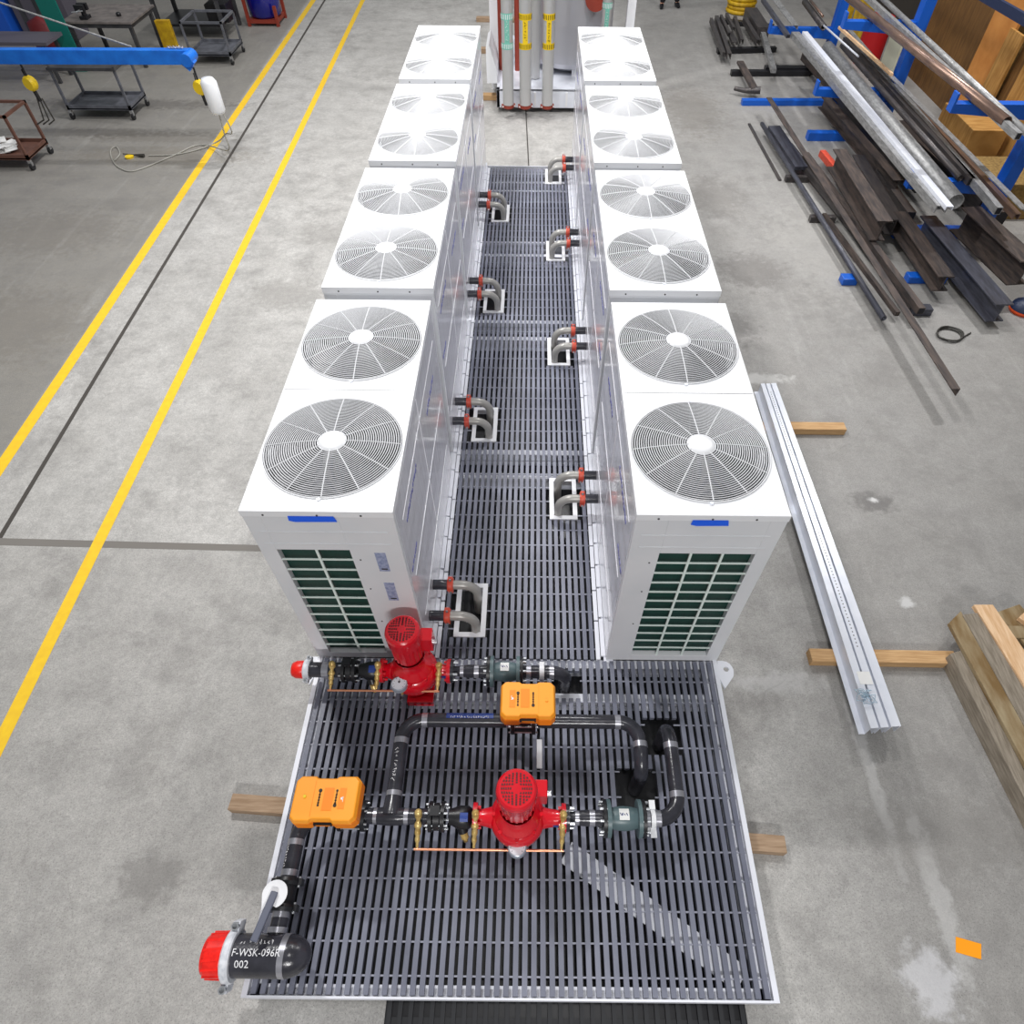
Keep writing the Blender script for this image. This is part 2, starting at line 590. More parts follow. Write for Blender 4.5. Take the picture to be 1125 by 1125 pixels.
# ================================================================== skid platform
XE = 1.616
Y0, Y1 = -2.221, 9.10
skid = thing('skid_base', 'long white steel skid frame carrying the grating deck and the eight white units', 'platform', (0, 3.4, 0.09))
mb = MB()
for s in (-1, 1):
    o = MB()
    xa, xb = sorted((s * XE, s * (XE - 0.034)))
    o.box(xa, xb, Y0, Y1, 0.09, D + 0.004)
    xa, xb = sorted((s * XE, s * (XE - 0.10)))
    o.box(xa, xb, Y0, Y1, 0.09, 0.102)
    o.box(xa, xb, Y0, Y1, D - 0.052, D - 0.040)
    o.build('side_rail', SKIDW, skid)
for ya, yb in ((Y0, Y0 + 0.012), (Y1 - 0.012, Y1)):
    o = MB().box(-XE + .0345, XE - .0345, ya, yb, 0.09, D + 0.0035 if ya < 0 else D - .06)
    if ya < 0:
        o.box(-XE + .04, XE - .04, ya, yb + .06, D - 0.052, D - 0.04)
    o.build('end_rail', SKIDW, skid)
for yc in (-0.31, -0.02, 2.03, 2.36, 4.30, 4.64, 6.22, 6.56, 8.15, 8.46):
    o = MB()
    o.box(-XE + 0.036, XE - 0.036, yc - 0.035, yc + 0.035, D - 0.052, D - 0.042)
    o.box(-XE + 0.036, XE - 0.036, yc - 0.005, yc + 0.005, 0.10, D - 0.052)
    o.box(-XE + 0.036, XE - 0.036, yc - 0.035, yc + 0.035, 0.092, 0.10)
    o.build('cross_beam', SKIDW, skid)
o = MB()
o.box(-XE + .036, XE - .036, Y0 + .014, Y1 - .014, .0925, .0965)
o.build('added_dark_pan', BLACK, skid)  # added black sheet under the deck that keeps the grating gaps dark
b0, b1 = at(622, 936, .245), at(815, 1076, .245)
MB().obox((b0.x, b0.y, .245), (b1.x, b1.y, .245), .15, .012).build('light_patch_strip', SKIDW, skid)  # added white strip painting the light patches seen through the grating
for s in (-1, 1):
    o = MB()
    xa, xb = sorted((s * 0.70, s * 0.775))
    o.box(xa, xb, -0.02, Y1 - .02, 0.10, D - 0.002)
    y = 0.0
    while y < 8.85:
        ln = random.choice((0.24, 0.30, 0.36))
        ye = min(y + ln, 8.88)
        xa, xb = sorted((s * 0.638, s * 0.672))
        o.box(xa, xb, y, ye - 0.014, D - 0.01, D + 0.006)
        xa, xb = sorted((s * 0.678, s * 0.714))
        o.box(xa, xb, y + 0.03, ye + 0.012, D - 0.01, D + 0.010)
        y = ye
    o.build('inner_rail', SKIDW, skid)
for s in (-1, 1):
    for yl in (-0.10, 6.9):
        pts = [(0, -0.17), (0.06, -0.10), (0.115, -0.03), (0.125, 0.02), (0.11, 0.07), (0.07, 0.10), (0, 0.10)]
        hole = [(0.065 + 0.022 * cos(a), 0.028 + 0.022 * sin(a)) for a in [2 * pi * k / 14 for k in range(14)]]
        o = MB()
        # plate with a shackle hole: fan between outline and hole
        out = []
        cxh, cyh = 0.065, 0.028
        for a in [2 * pi * k / 14 for k in range(14)]:
            dx, dy = cos(a), sin(a)
            best = 9
            for i in range(len(pts)):
                (xa, ya), (xb, yb) = pts[i], pts[(i + 1) % len(pts)]
                den = dx * (yb - ya) - dy * (xb - xa)
                if abs(den) < 1e-9:
                    continue
                t = ((xa - cxh) * (yb - ya) - (ya - cyh) * (xb - xa)) / den
                q = ((xa - cxh) * dy - (ya - cyh) * dx) / den
                if t > 0 and -1e-6 <= q <= 1 + 1e-6:
                    best = min(best, t)
            out.append((cxh + dx * best, cyh + dy * best))
        vs = []
        for z in (D - 0.02, D):
            vs += [(s * (XE + x), yl + y, z) for x, y in out] + [(s * (XE + x), yl + y, z) for x, y in hole]
        fs = []
        for k in range(14):
            e = (k + 1) % 14
            fs += [(28 + k, 28 + e, 42 + e, 42 + k), (k, 14 + k, 14 + e, e), (k, e, 28 + e, 28 + k), (14 + k, 42 + k, 42 + e, 14 + e)]
        o.add(vs, fs)
        o.build('lifting_lug', SKIDW, skid)

# grating panels: bars run away from the camera, cut around the pipe openings
FRAMES = {('L', i): (-0.54, -0.275, 2.3185 * i + yc - 0.26, 2.3185 * i + yc + 0.26) for i, yc in enumerate((0.45, 0.41, 0.385, 0.375))}
FRAMES.update({('R', i): (0.275, 0.54, 2.3185 * i + yc - 0.26, 2.3185 * i + yc + 0.26) for i, yc in enumerate((1.70, 1.67, 1.625, 1.61))})
HOLES = list(FRAMES.values()) + [(0.76, 1.0, -1.14, -0.86), (0.98, 1.2, -0.76, -0.48), (0.29, 0.5, -0.33, -0.10)]
PITCH = 0.0560


def intervals(x0, x1, ya, yb):
    iv = [(ya, yb)]
    for hx0, hx1, hy0, hy1 in HOLES:
        if x1 > hx0 and x0 < hx1:
            nv = []
            for a, c in iv:
                if hy1 <= a or hy0 >= c:
                    nv.append((a, c))
                else:
                    if hy0 > a:
                        nv.append((a, hy0))
                    if hy1 < c:
                        nv.append((hy1, c))
            iv = nv
    return iv


def grating(xa, xb, ya, yb, label):
    t = thing('bar_panel', label, 'grating', ((xa + xb) / 2, (ya + yb) / 2, D - 0.04), 'grey bar grating panels of the deck')
    o = MB()
    n = int(round((xb - xa) / PITCH))
    for i in range(n):
        xc = xa + (i + 0.5) * (xb - xa) / n
        for a, c in intervals(xc - 0.016, xc + 0.016, ya + .003, yb - .003):
            o.box(xc - 0.0165, xc + 0.0165, a, c, D - 0.040, D)
    o.build('bars', GRATE, t)
    r = MB()
    y = ya + 0.10
    while y < yb - 0.04:
        segs = [(xa, xb)]
        for hx0, hx1, hy0, hy1 in HOLES:
            if hy0 < y < hy1:
                ns = []
                for a, c in segs:
                    if hx1 <= a or hx0 >= c:
                        ns.append((a, c))
                    else:
                        if hx0 > a:
                            ns.append((a, hx0))
                        if hx1 < c:
                            ns.append((hx1, c))
                segs = ns
        for a, c in segs:
            r.box(a, c, y - 0.005, y + 0.005, D - 0.022, D - 0.012)
        y += 0.175
    r.build('cross_rods', ROD, t)
    return t


grating(-1.578, 0.0, Y0 + .016, -0.01, 'wide grey grating panel under the left half of the pump piping')
grating(0.0, 1.578, Y0 + .016, -0.01, 'wide grey grating panel at the front right of the deck')
for k, (ya, yb, w_) in enumerate(((0.0, 2.2, 'nearest the pumps'), (2.2, 4.47, 'second from the pumps'), (4.47, 6.4, 'third from the pumps'), (6.4, 8.87, 'farthest from the pumps'))):
    grating(-0.636, 0.636, ya, yb, 'narrow grey aisle grating panel between the white units, ' + w_)

ORD = ('nearest the camera', 'second from the camera', 'third from the camera', 'farthest from the camera')
for (sd, i), (x0, x1, ya, yb) in FRAMES.items():
    o = MB()
    wv_ = 0.042
    o.box(x0, x1, ya, ya + wv_, D - .002, D + .012)
    o.box(x0, x1, yb - wv_, yb, D - .002, D + .012)
    o.box(x0, x0 + wv_, ya + wv_, yb - wv_, D - .002, D + .012)
    o.box(x1 - wv_, x1, ya + wv_, yb - wv_, D - .002, D + .012)
    for (a, c, e, f) in ((x0 + .02, x1 - .02, ya + .036, ya + .04), (x0 + .02, x1 - .02, yb - .04, yb - .036)):
        o.box(a, c, e, f, D - .05, D)
    tag(o.build('opening_frame', WHITE, None), 'white square pipe opening frame in the grating on the %s side, %s' % ('left' if sd == 'L' else 'right', ORD[i]), 'frame', 'white opening frames in the deck')

# added dark bars and sheet filling the near-black strip before the deck
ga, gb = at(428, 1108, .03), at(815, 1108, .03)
t = thing('bar_panel', 'dark grating panel lying on the floor below the front edge of the deck', 'grating', ((ga.x + gb.x) / 2, -2.6, 0))
DARKSTRIP = mat('dark_strip_bars', (44, 45, 48), 0.5)
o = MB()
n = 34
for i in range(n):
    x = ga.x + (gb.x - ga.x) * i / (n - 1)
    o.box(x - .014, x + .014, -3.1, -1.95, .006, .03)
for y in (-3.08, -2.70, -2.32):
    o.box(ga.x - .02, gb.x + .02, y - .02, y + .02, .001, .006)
o.build('bars', DARKSTRIP, t)
MB().box(ga.x - .03, gb.x + .03, -3.12, -1.94, 0, .001).build('dark_strip_sheet', BLACK, t)

# timbers carrying the skid
a, b_ = Vector((-2.10, -1.06, 0.045)), Vector((1.935, -1.31, 0.045))
tag(MB().obox(a, b_, 0.115, 0.09).build('timber_beam', TIMBER, None, .004), 'long weathered timber lying across under the front of the white skid, ends showing both sides', 'timber')
for yc, w_ in ((3.3, 'middle'), (8.0, 'far end')):
    tag(MB().box(-1.6, 1.6, yc - .06, yc + .06, 0, .09).build('timber_beam', TIMBER, None, .004), 'timber hidden under the %s of the white skid' % w_, 'timber')

# ================================================================== chiller units
UW, UD, UH = 0.898, 2.1425, 1.897
UP_ = 2.3185
FR = 0.428


def plate_hole(mb, x0, x1, y0, y1, z, cx, cy, R, n=96):
    vs = []
    for k in range(n):
        a = 2 * pi * k / n
        dx, dy = cos(a), sin(a)
        t = 9
        if abs(dx) > 1e-9:
            t = min(t, ((x1 if dx > 0 else x0) - cx) / dx)
        if abs(dy) > 1e-9:
            t = min(t, ((y1 if dy > 0 else y0) - cy) / dy)
        vs.append((cx + dx * t, cy + dy * t, z))
    for k in range(n):
        a = 2 * pi * k / n
        vs.append((cx + R * cos(a), cy + R * sin(a), z))
    mb.add(vs, [(k, (k + 1) % n, n + (k + 1) % n, n + k) for k in range(n)])
    # the exact corners
    for sx, xx in ((-1, x0), (1, x1)):
        for sy, yy in ((-1, y0), (1, y1)):
            k = math.atan2(yy - cy, xx - cx) / (2 * pi) * n
            k0 = int(math.floor(k)) % n
            mb.add([vs[k0], vs[(k0 + 1) % n], (xx, yy, z)], [(0, 2, 1)])


def make_unit(side, label):
    """local frame: x centred, y from the front face, z from the deck"""
    h = UW / 2
    t = thing('chiller_unit', label, 'chiller unit', (0, 0, 0), 'white rooftop style chiller units with two fans each')
    ox0, ox1, cols = (-0.344, 0.116, 2) if side == 'L' else (-0.256, 0.349, 3)
    oz0, oz1 = 0.085, 1.505
    c = MB()
    th = 0.045
    c.box(-h, ox0, 0, th, 0.03, UH - .05)
    c.box(ox1, h, 0, th, 0.03, UH - .05)
    c.box(ox0, ox1, 0, th, oz1, UH - .05)
    c.box(ox0, ox1, 0, th, 0.03, oz0)
    c.box(-h, h, UD - .03, UD, 0.03, UH - .05)
    so = -1 if side == 'L' else 1                    # the outward side
    xa, xb = sorted((so * h, so * (h - .03)))
    c.box(xa, xb, th, UD - .03, 0.03, UH - .05)
    for z in (1.695, 1.572):                          # pressed ribs on the front
        c.box(-h + .05, h - .06, -0.004, 0.001, z - .005, z + .005)
    c.box(-h, h, 0, UD, 0.0, 0.03)
    c.build('cabinet', CABW, t, .004)
    sp = MB()
    xa, xb = sorted((-so * h, -so * (h - .03)))
    sp.box(xa, xb, th, UD - .03, 0.03, UH - .05)
    spo = sp.build('side_panel', SIDEF, t, label='glossy film covered side panel facing the aisle')
    xa, xb = sorted((-so * h, -so * (h + .003)))
    for z in (1.62, 0.98, 0.42):
        MB().box(xa, xb, .16, UD - .14, z - .0025, z + .0025).build('panel_seam', SEAM_GLINT, spo)
    MB().box(xa, xb, 1.066, 1.074, .05, UH - .08).build('panel_seam', SEAM_GLINT, spo)
    rnd = random.Random(3)
    for y0_, y1_, z in ((0.24, 0.72, 1.50), (1.35, 1.80, 1.42), (0.10, 0.36, 1.12)):
        bp = MB()
        y = y0_
        while y < y1_:
            l_ = rnd.uniform(.012, .035)
            zz = z + rnd.uniform(-.01, .01)
            bp.box(xa, xb, y, y + l_, zz - .012, zz + .012)
            y += l_ + rnd.uniform(.008, .02)
        bp.build('blue_print_mark', BLUEPRINT, spo)
    tp = MB()
    for y0, y1, fc in ((0, UD / 2 - .002, 0.536), (UD / 2 + .002, UD, 1.607)):
        plate_hole(tp, -h - .003, h + .003, y0 - (.003 if y0 == 0 else 0), y1 + (.003 if y1 == UD else 0), UH, 0, fc, FR + .006)
    e = .003
    tp.box(-h - e, h + e, -e, e, UH - .052, UH)
    tp.box(-h - e, h + e, UD - e, UD + e, UH - .052, UH)
    tp.box(-h - e, -h + e, e, UD - e, UH - .052, UH)
    tp.box(h - e, h + e, e, UD - e, UH - .052, UH)
    tp.build('top_panel', WHITE, t)
    sc = MB()
    for x in (-h + .13, 0.0, h - .19):
        sc.cyl((x, -.006, UH - .035), (x, .0, UH - .035), .007, 8)
    for z in (0.60, 1.05, 1.40):
        sc.cyl((ox1 + .05 if side == 'L' else ox0 - .05, -.003, z), (ox1 + .05 if side == 'L' else ox0 - .05, .0, z), .006, 8)
    sc.build('screws', DARKDOT, t)
    # coil behind the guard
    cl = MB()
    cl.box(ox0 - .05, ox1 + .05, th + .002, th + .05, oz0 - .04, oz1 + .04)
    cl.build('coil', COIL, t)
    g = MB()
    rows = 12
    for k in range(1, cols):
        x = ox0 + .035 * (side == 'L') + (ox1 - ox0 - .035 * (side == 'L')) * k / cols
        g.box(x - .008, x + .008, .004, .014, oz0, oz1)
    for k in range(1, rows):
        z = oz0 + (oz1 - oz0) * k / rows
        sag = rnd.uniform(-.004, .004)
        g.add([(ox0, .006, z - .0062), (ox0, .014, z - .0062), (ox0, .006, z + .0062), (ox0, .014, z + .0062),
               ((ox0 + ox1) / 2, .006, z - .0062 + sag), ((ox0 + ox1) / 2, .014, z - .0062 + sag), ((ox0 + ox1) / 2, .006, z + .0062 + sag), ((ox0 + ox1) / 2, .014, z + .0062 + sag),
               (ox1, .006, z - .0062), (ox1, .014, z - .0062), (ox1, .006, z + .0062), (ox1, .014, z + .0062)],
              [(0, 4, 6, 2), (4, 8, 10, 6), (2, 6, 7, 3), (6, 10, 11, 7), (0, 1, 5, 4), (4, 5, 9, 8), (1, 3, 7, 5), (5, 7, 11, 9)])
    g.build('coil_guard', GUARD, t)
    # fans
    for fc in (0.536, 1.607):
        s = MB()
        s.lathe([(FR + .006, UH), (FR - .004, UH - .04), (FR - .004, UH - .26)], (0, fc, 0), n=64)
        s.build('fan_shroud', SHROUD, t)
        fb = MB()
        fb.lathe([(.0, UH - .09), (.09, UH - .09), (.10, UH - .10), (.10, UH - .2), (0, UH - .2)], (0, fc, 0), n=24)
        for k in range(5):
            a0 = 2 * pi * k / 5 + .3
            vs = []
            for r in (.09, .20, .31, FR - .02):
                for q in range(5):
                    aa = a0 + (q / 4) * (0.95 - .15 * r)
                    vs.append((r * cos(aa), fc + r * sin(aa), UH - .11 - .07 * q / 4))
            fs = [(r * 5 + q, r * 5 + q + 1, r * 5 + q + 6, r * 5 + q + 5) for r in range(3) for q in range(4)]
            fb.add(vs, fs, True)
        fb.build('fan', BLADE, t)
        dk = MB()
        dk.cyl((0, fc, UH - .27), (0, fc, UH - .26), FR - .006, 48)
        dk.build('fan_motor_plate', DARKIN, t)
        gr = MB()
        dome = lambda r: UH + .006 + .04 * (1 - (r / FR) ** 2)
        nr = 24
        for k in range(nr + 1):
            r = .09 + (FR - .09) * k / nr
            n = 72
            gr.tube([(r * cos(2 * pi * i / n), fc + r * sin(2 * pi * i / n), dome(r)) for i in range(n)], .0033, 4, closed=True, smooth=False)
        for k in range(12):
            a = 2 * pi * k / 12 + .03
            gr.tube([(r * cos(a), fc + r * sin(a), dome(r) + .003) for r in (.08, .17, .26, .35, FR + .004)], .0038, 4, smooth=False)
        gr.tube([((FR + .012) * cos(2 * pi * i / 72), fc + (FR + .012) * sin(2 * pi * i / 72), UH + .004) for i in range(72)], .005, 5, closed=True)
        go = gr.build('fan_grille', GRILLEW, t)
        hb = MB()
        hb.lathe([(.088, dome(.088) - .004), (.085, dome(.088) + .004), (.05, dome(.06) + .006), (0, dome(0) + .008)], (0, fc, 0), n=32, sharp=False)
        hb.build('hub_cap', WHITE, go)
        for a in (-pi / 2, pi / 2):
            MB().cyl(((FR + .02) * cos(a), fc + (FR + .02) * sin(a), UH), ((FR + .02) * cos(a), fc + (FR + .02) * sin(a), UH + .008), .012, 10).build('grille_clip', GALV, go)
    return t


ROWL = ('left row of units, nearest the pumps', 'left row, second from the pumps', 'left row, third from the pumps', 'left row, farthest from the pumps')
uL = make_unit('L', 'white two-fan unit with blue tape and two stickers on front, behind left pump')
uR = make_unit('R', 'white two-fan unit with blue tape, front of right row, beside the galvanised channels')
unitsL, unitsR = [], []
LABL = [None, 'white two-fan unit in the left row, second from the red pump', 'white two-fan unit in the left row, third from the red pump', 'white two-fan unit at the far end of the left row']
LABR = [None, 'white two-fan unit in the right row, second from the front', 'white two-fan unit in the right row, third from the front', 'white two-fan unit at the far end of the right row beside the silver tank']
XU = 1.166
for i in range(1, 4):
    unitsL.append(dup(uL, (-XU, UP_ * i, D), LABL[i]))
    unitsR.append(dup(uR, (XU, UP_ * i, D), LABR[i]))
uL.location = (-XU, 0, D)
uR.location = (XU, 0, D)
for u, x0, x1 in ((uL, -.174, .096), (uR, -.116, .094)):
    o = MB()
    X = u.location.x
    z0, z1 = D + 1.80, D + 1.855
    vs = [(X + x0, -.0065, z1), (X + x0 - .005, -.0065, z0 + .012), (X + x0 + .03, -.0065, z0), (X + x1 + .012, -.0065, z0 + .004), (X + x1, -.0065, z1)]
    o.add(vs + [(p[0], -.005, p[2]) for p in vs], [(0, 1, 2, 3, 4), (9, 8, 7, 6, 5)] + [(i, (i + 1) % 5, 5 + (i + 1) % 5, 5 + i) for i in range(5)])
    o.build('tape_strip', BLUETAPE, u)
for z0, z1 in ((1.27, 1.48), (0.90, 1.13)):
    o = MB().box(-XU + .268, -XU + .338, -.0015, .0005, D + z0, D + z1)
    s = o.build('label_sticker', STICK, uL)
    o = MB().box(-XU + .285, -XU + .325, -.0025, -.0015, D + z0 + .02, D + z0 + .035)
    o.build('sticker_print', DARKDOT, s)


# ================================================================== grooved couplings and unit pipes
def coupling(name, m, parent, p, d, r, wd, ear=(0, 0, 1), boltm=None):
    p, d, ear = Vector(p), Vector(d).normalized(), Vector(ear).normalized()
    o = MB()
    o.lathe([(r, -wd / 2), (r * 1.28, -wd / 2), (r * 1.36, -wd * .3), (r * 1.36, wd * .3), (r * 1.28, wd / 2), (r, wd / 2)], p, d, 24)
    side = d.cross(ear).normalized()
    for s in (-1, 1):
        c = p + ear * s * r * 1.42
        M = Matrix(((d.x, side.x, ear.x, c.x), (d.y, side.y, ear.y, c.y), (d.z, side.z, ear.z, c.z), (0, 0, 0, 1)))
        o.box(-wd * .42, wd * .42, -r * .42, r * .42, -r * .3, r * .3, M)
    ob = o.build(name, m, parent, .003)
    for s in (-1, 1):
        bl = MB()
        c = p + ear * s * r * 1.5
        bl.cyl(c - side * r * .62, c + side * r * .62, r * .13 + .002, 8)
        bl.cyl(c + side * r * .45, c + side * r * .62, r * .2 + .003, 6)
        bl.build('bolt', boltm or BOLT, ob)
    return ob


def unit_pipe(sd, i, yc, which):
    s = -1 if sd == 'L' else 1
    zc = D + 0.23
    t = thing('elbow_pipe', 'grey elbow pipe with orange coupling, %s side, %s, %s of its pair' % ('left' if sd == 'L' else 'right', ORD[i], which), 'pipe',
              (s * 0.35, yc, D), 'elbow pipes joining the units to the deck')
    xf = s * 0.7165
    o = MB().cyl((xf, yc, zc), (s * .565, yc, zc), .043, 20)
    o.build('pipe_stub', BLACKP, t)
    coupling('coupling', COUP, t, (s * .572, yc, zc), (1, 0, 0), .043, .05, (0, .35, 1))
    e = MB()
    pts = path([(s * .555, yc, zc), (s * .355, yc, zc), (s * .355, yc, 0.115)], .13, 10)
    e.tube(pts, .039, 20)
    e.build('elbow', GREYP, t)
    return t


for (sd, i), (x0, x1, ya, yb) in FRAMES.items():
    fc = (ya + yb) / 2
    unit_pipe(sd, i, fc + .105, 'farther')
    unit_pipe(sd, i, fc - .19, 'nearer')

# ================================================================== pump piping
PR = 0.050
HZ = 0.55


def weld(parent, p, d, r=PR, wd=.035):
    p, d = Vector(p), Vector(d).normalized()
    MB().cyl(p - d * wd / 2, p + d * wd / 2, r + .0016, 24).build('weld_band', WELD, parent)


def scribble(mb, fn, length, hgt, seed, n=10):
    rnd = random.Random(seed)
    x = 0
    while x < length:
        wv = rnd.uniform(.4, .8) * hgt
        k = rnd.randint(2, 4)
        pts = [fn(x + rnd.uniform(0, wv), rnd.uniform(-.5, .5) * hgt) for _ in range(k + 1)]
        mb.tube(pts, .0022, 4)
        x += wv * 1.35


# ---- inlet header with red cap
t = thing('header_pipe', 'short fat black pipe with red cap and white handwriting at front left corner', 'pipe', (-1.45, -2.03, D))
hy, hr = -2.03, .112
MB().cyl((-1.64, hy, HZ), (-1.315, hy, HZ), hr, 40).build('header_body', BLACKP, t)
dm = MB()
dm.lathe([(hr, 0)] + [(hr * cos(a), .145 * sin(a)) for a in [pi / 2 * k / 8 for k in range(1, 9)]], (-1.315, hy, HZ), (1, 0, 0), 40, sharp=False)
dm.build('domed_end', BLACKP, t)
weld(t, (-1.318, hy, HZ), (1, 0, 0), hr, .035)
rc = MB()
rc.lathe([(hr * 1.0, 0), (hr * 1.05, .02), (hr * 1.03, .11), (hr * .9, .135), (0, .14)], (-1.645, hy, HZ), (-1, 0, 0), 40)
for k in range(14):
    a = 2 * pi * k / 14
    rc.obox((-1.65, hy + hr * 1.03 * cos(a), HZ + hr * 1.03 * sin(a)), (-1.765, hy + hr * 1.01 * cos(a + .1), HZ + hr * 1.01 * sin(a + .1)), .014, .008)
rc.build('end_cap', CAPRED, t, label='red plastic end cap')
coupling('coupling', COUPW, t, (-1.63, hy, HZ), (1, 0, 0), hr * .93, .05, (0.05, .92, .25), BOLT)
hw = MB()


def on_header(x0, a0):
    # letters run along the pipe and wrap round it; the ink lies on the upper front of the pipe
    return lambda x, y: Vector((x0 + x, hy + (hr + .0016) * sin(-a0 + y / hr), HZ + (hr + .0016) * cos(-a0 + y / hr)))


text_into(hw, 'F-WSK-096R', .052, on_header(-1.60, .10))
text_into(hw, '002', .056, on_header(-1.575, .62))
hw.build('handwriting', INK, t)
sx = MB()
scribble(sx, lambda x, y: on_header(-1.57, -.55)(x, y), .18, .03, 4)
sx.build('handwriting', INK, t)

# ---- branch with lever valve from the header up to the actuator valve
bx = -1.40
t = thing('pipe_spool', 'black branch pipe with white stencil running away from the header to the left orange actuator', 'pipe', (bx, -1.5, D))
MB().cyl((bx, hy + hr * .9, HZ), (bx, -1.80, HZ), PR, 24).build('stub', BLACKP, t)
weld(t, (bx, -1.905, HZ), (0, 1, 0), PR + .006, .03)
weld(t, (bx, -1.825, HZ), (0, 1, 0), PR, .03)
MB().tube(path([(bx, -1.63, HZ), (bx, -1.26, HZ), (-1.20, -1.26, HZ)], .15, 10), PR, 24).build('elbow_run', BLACKP, t)
weld(t, (bx, -1.425, HZ), (0, 1, 0))
weld(t, (bx, -1.60, HZ), (0, 1, 0))
st = MB()
scribble(st, lambda x, y: Vector((bx - (PR + .002) * sin(.7 + y / PR), -1.57 + x, HZ + (PR + .002) * cos(.7 + y / PR))), .13, .018, 8)
st.build('stencil_mark', INK, t)

t = thing('lever_valve', 'black butterfly valve with grey lever on a white notched plate beside the header', 'valve', (bx, -1.72, D))
o = MB()
for yc in (-1.79, -1.65):
    o.lathe([(PR, -.02), (PR + .028, -.02), (PR + .034, 0), (PR + .028, .02), (PR, .02)], (bx, yc, HZ), (0, 1, 0), 24)
    for s in (-1, 1):
        o.box(bx + s * .075 - .02, bx + s * .075 + .02, yc - .018, yc + .018, HZ - .03, HZ + .03)
o.cyl((bx, -1.77, HZ), (bx, -1.67, HZ), PR + .012, 24)
o.cyl((bx, -1.72, HZ + .05), (bx, -1.72, HZ + .14), .022, 14)
o.build('valve_body', BLACK, t)
for yc in (-1.79, -1.65):
    for s in (-1, 1):
        MB().cyl((bx + s * .075, yc - .03, HZ + .01), (bx + s * .075, yc + .03, HZ + .01), .009, 8).build('bolt', BOLT, t)
o = MB()
pts = [(0.075 * cos(a), 0.075 * sin(a)) for a in [radians(-70 + 250 * k / 18) for k in range(19)]] + [(-.055, -.09), (-.01, -.03), (.0, -.06)]
pz = HZ + .145
cxp, cyp = bx - .015, -1.735
vs = [(cxp + x, cyp + y, pz) for x, y in pts] + [(cxp + x, cyp + y, pz + .006) for x, y in pts]
n = len(pts)
o.add(vs, [tuple(range(n))[::-1], tuple(range(n, 2 * n))] + [(i, (i + 1) % n, n + (i + 1) % n, n + i) for i in range(n)])
o.build('notch_plate', WHITE, t)
MB().obox((cxp + .005, cyp + .01, pz + .022), (cxp - .045, cyp - .245, pz + .05), .044, .02).build('lever', LEVER, t, .006)


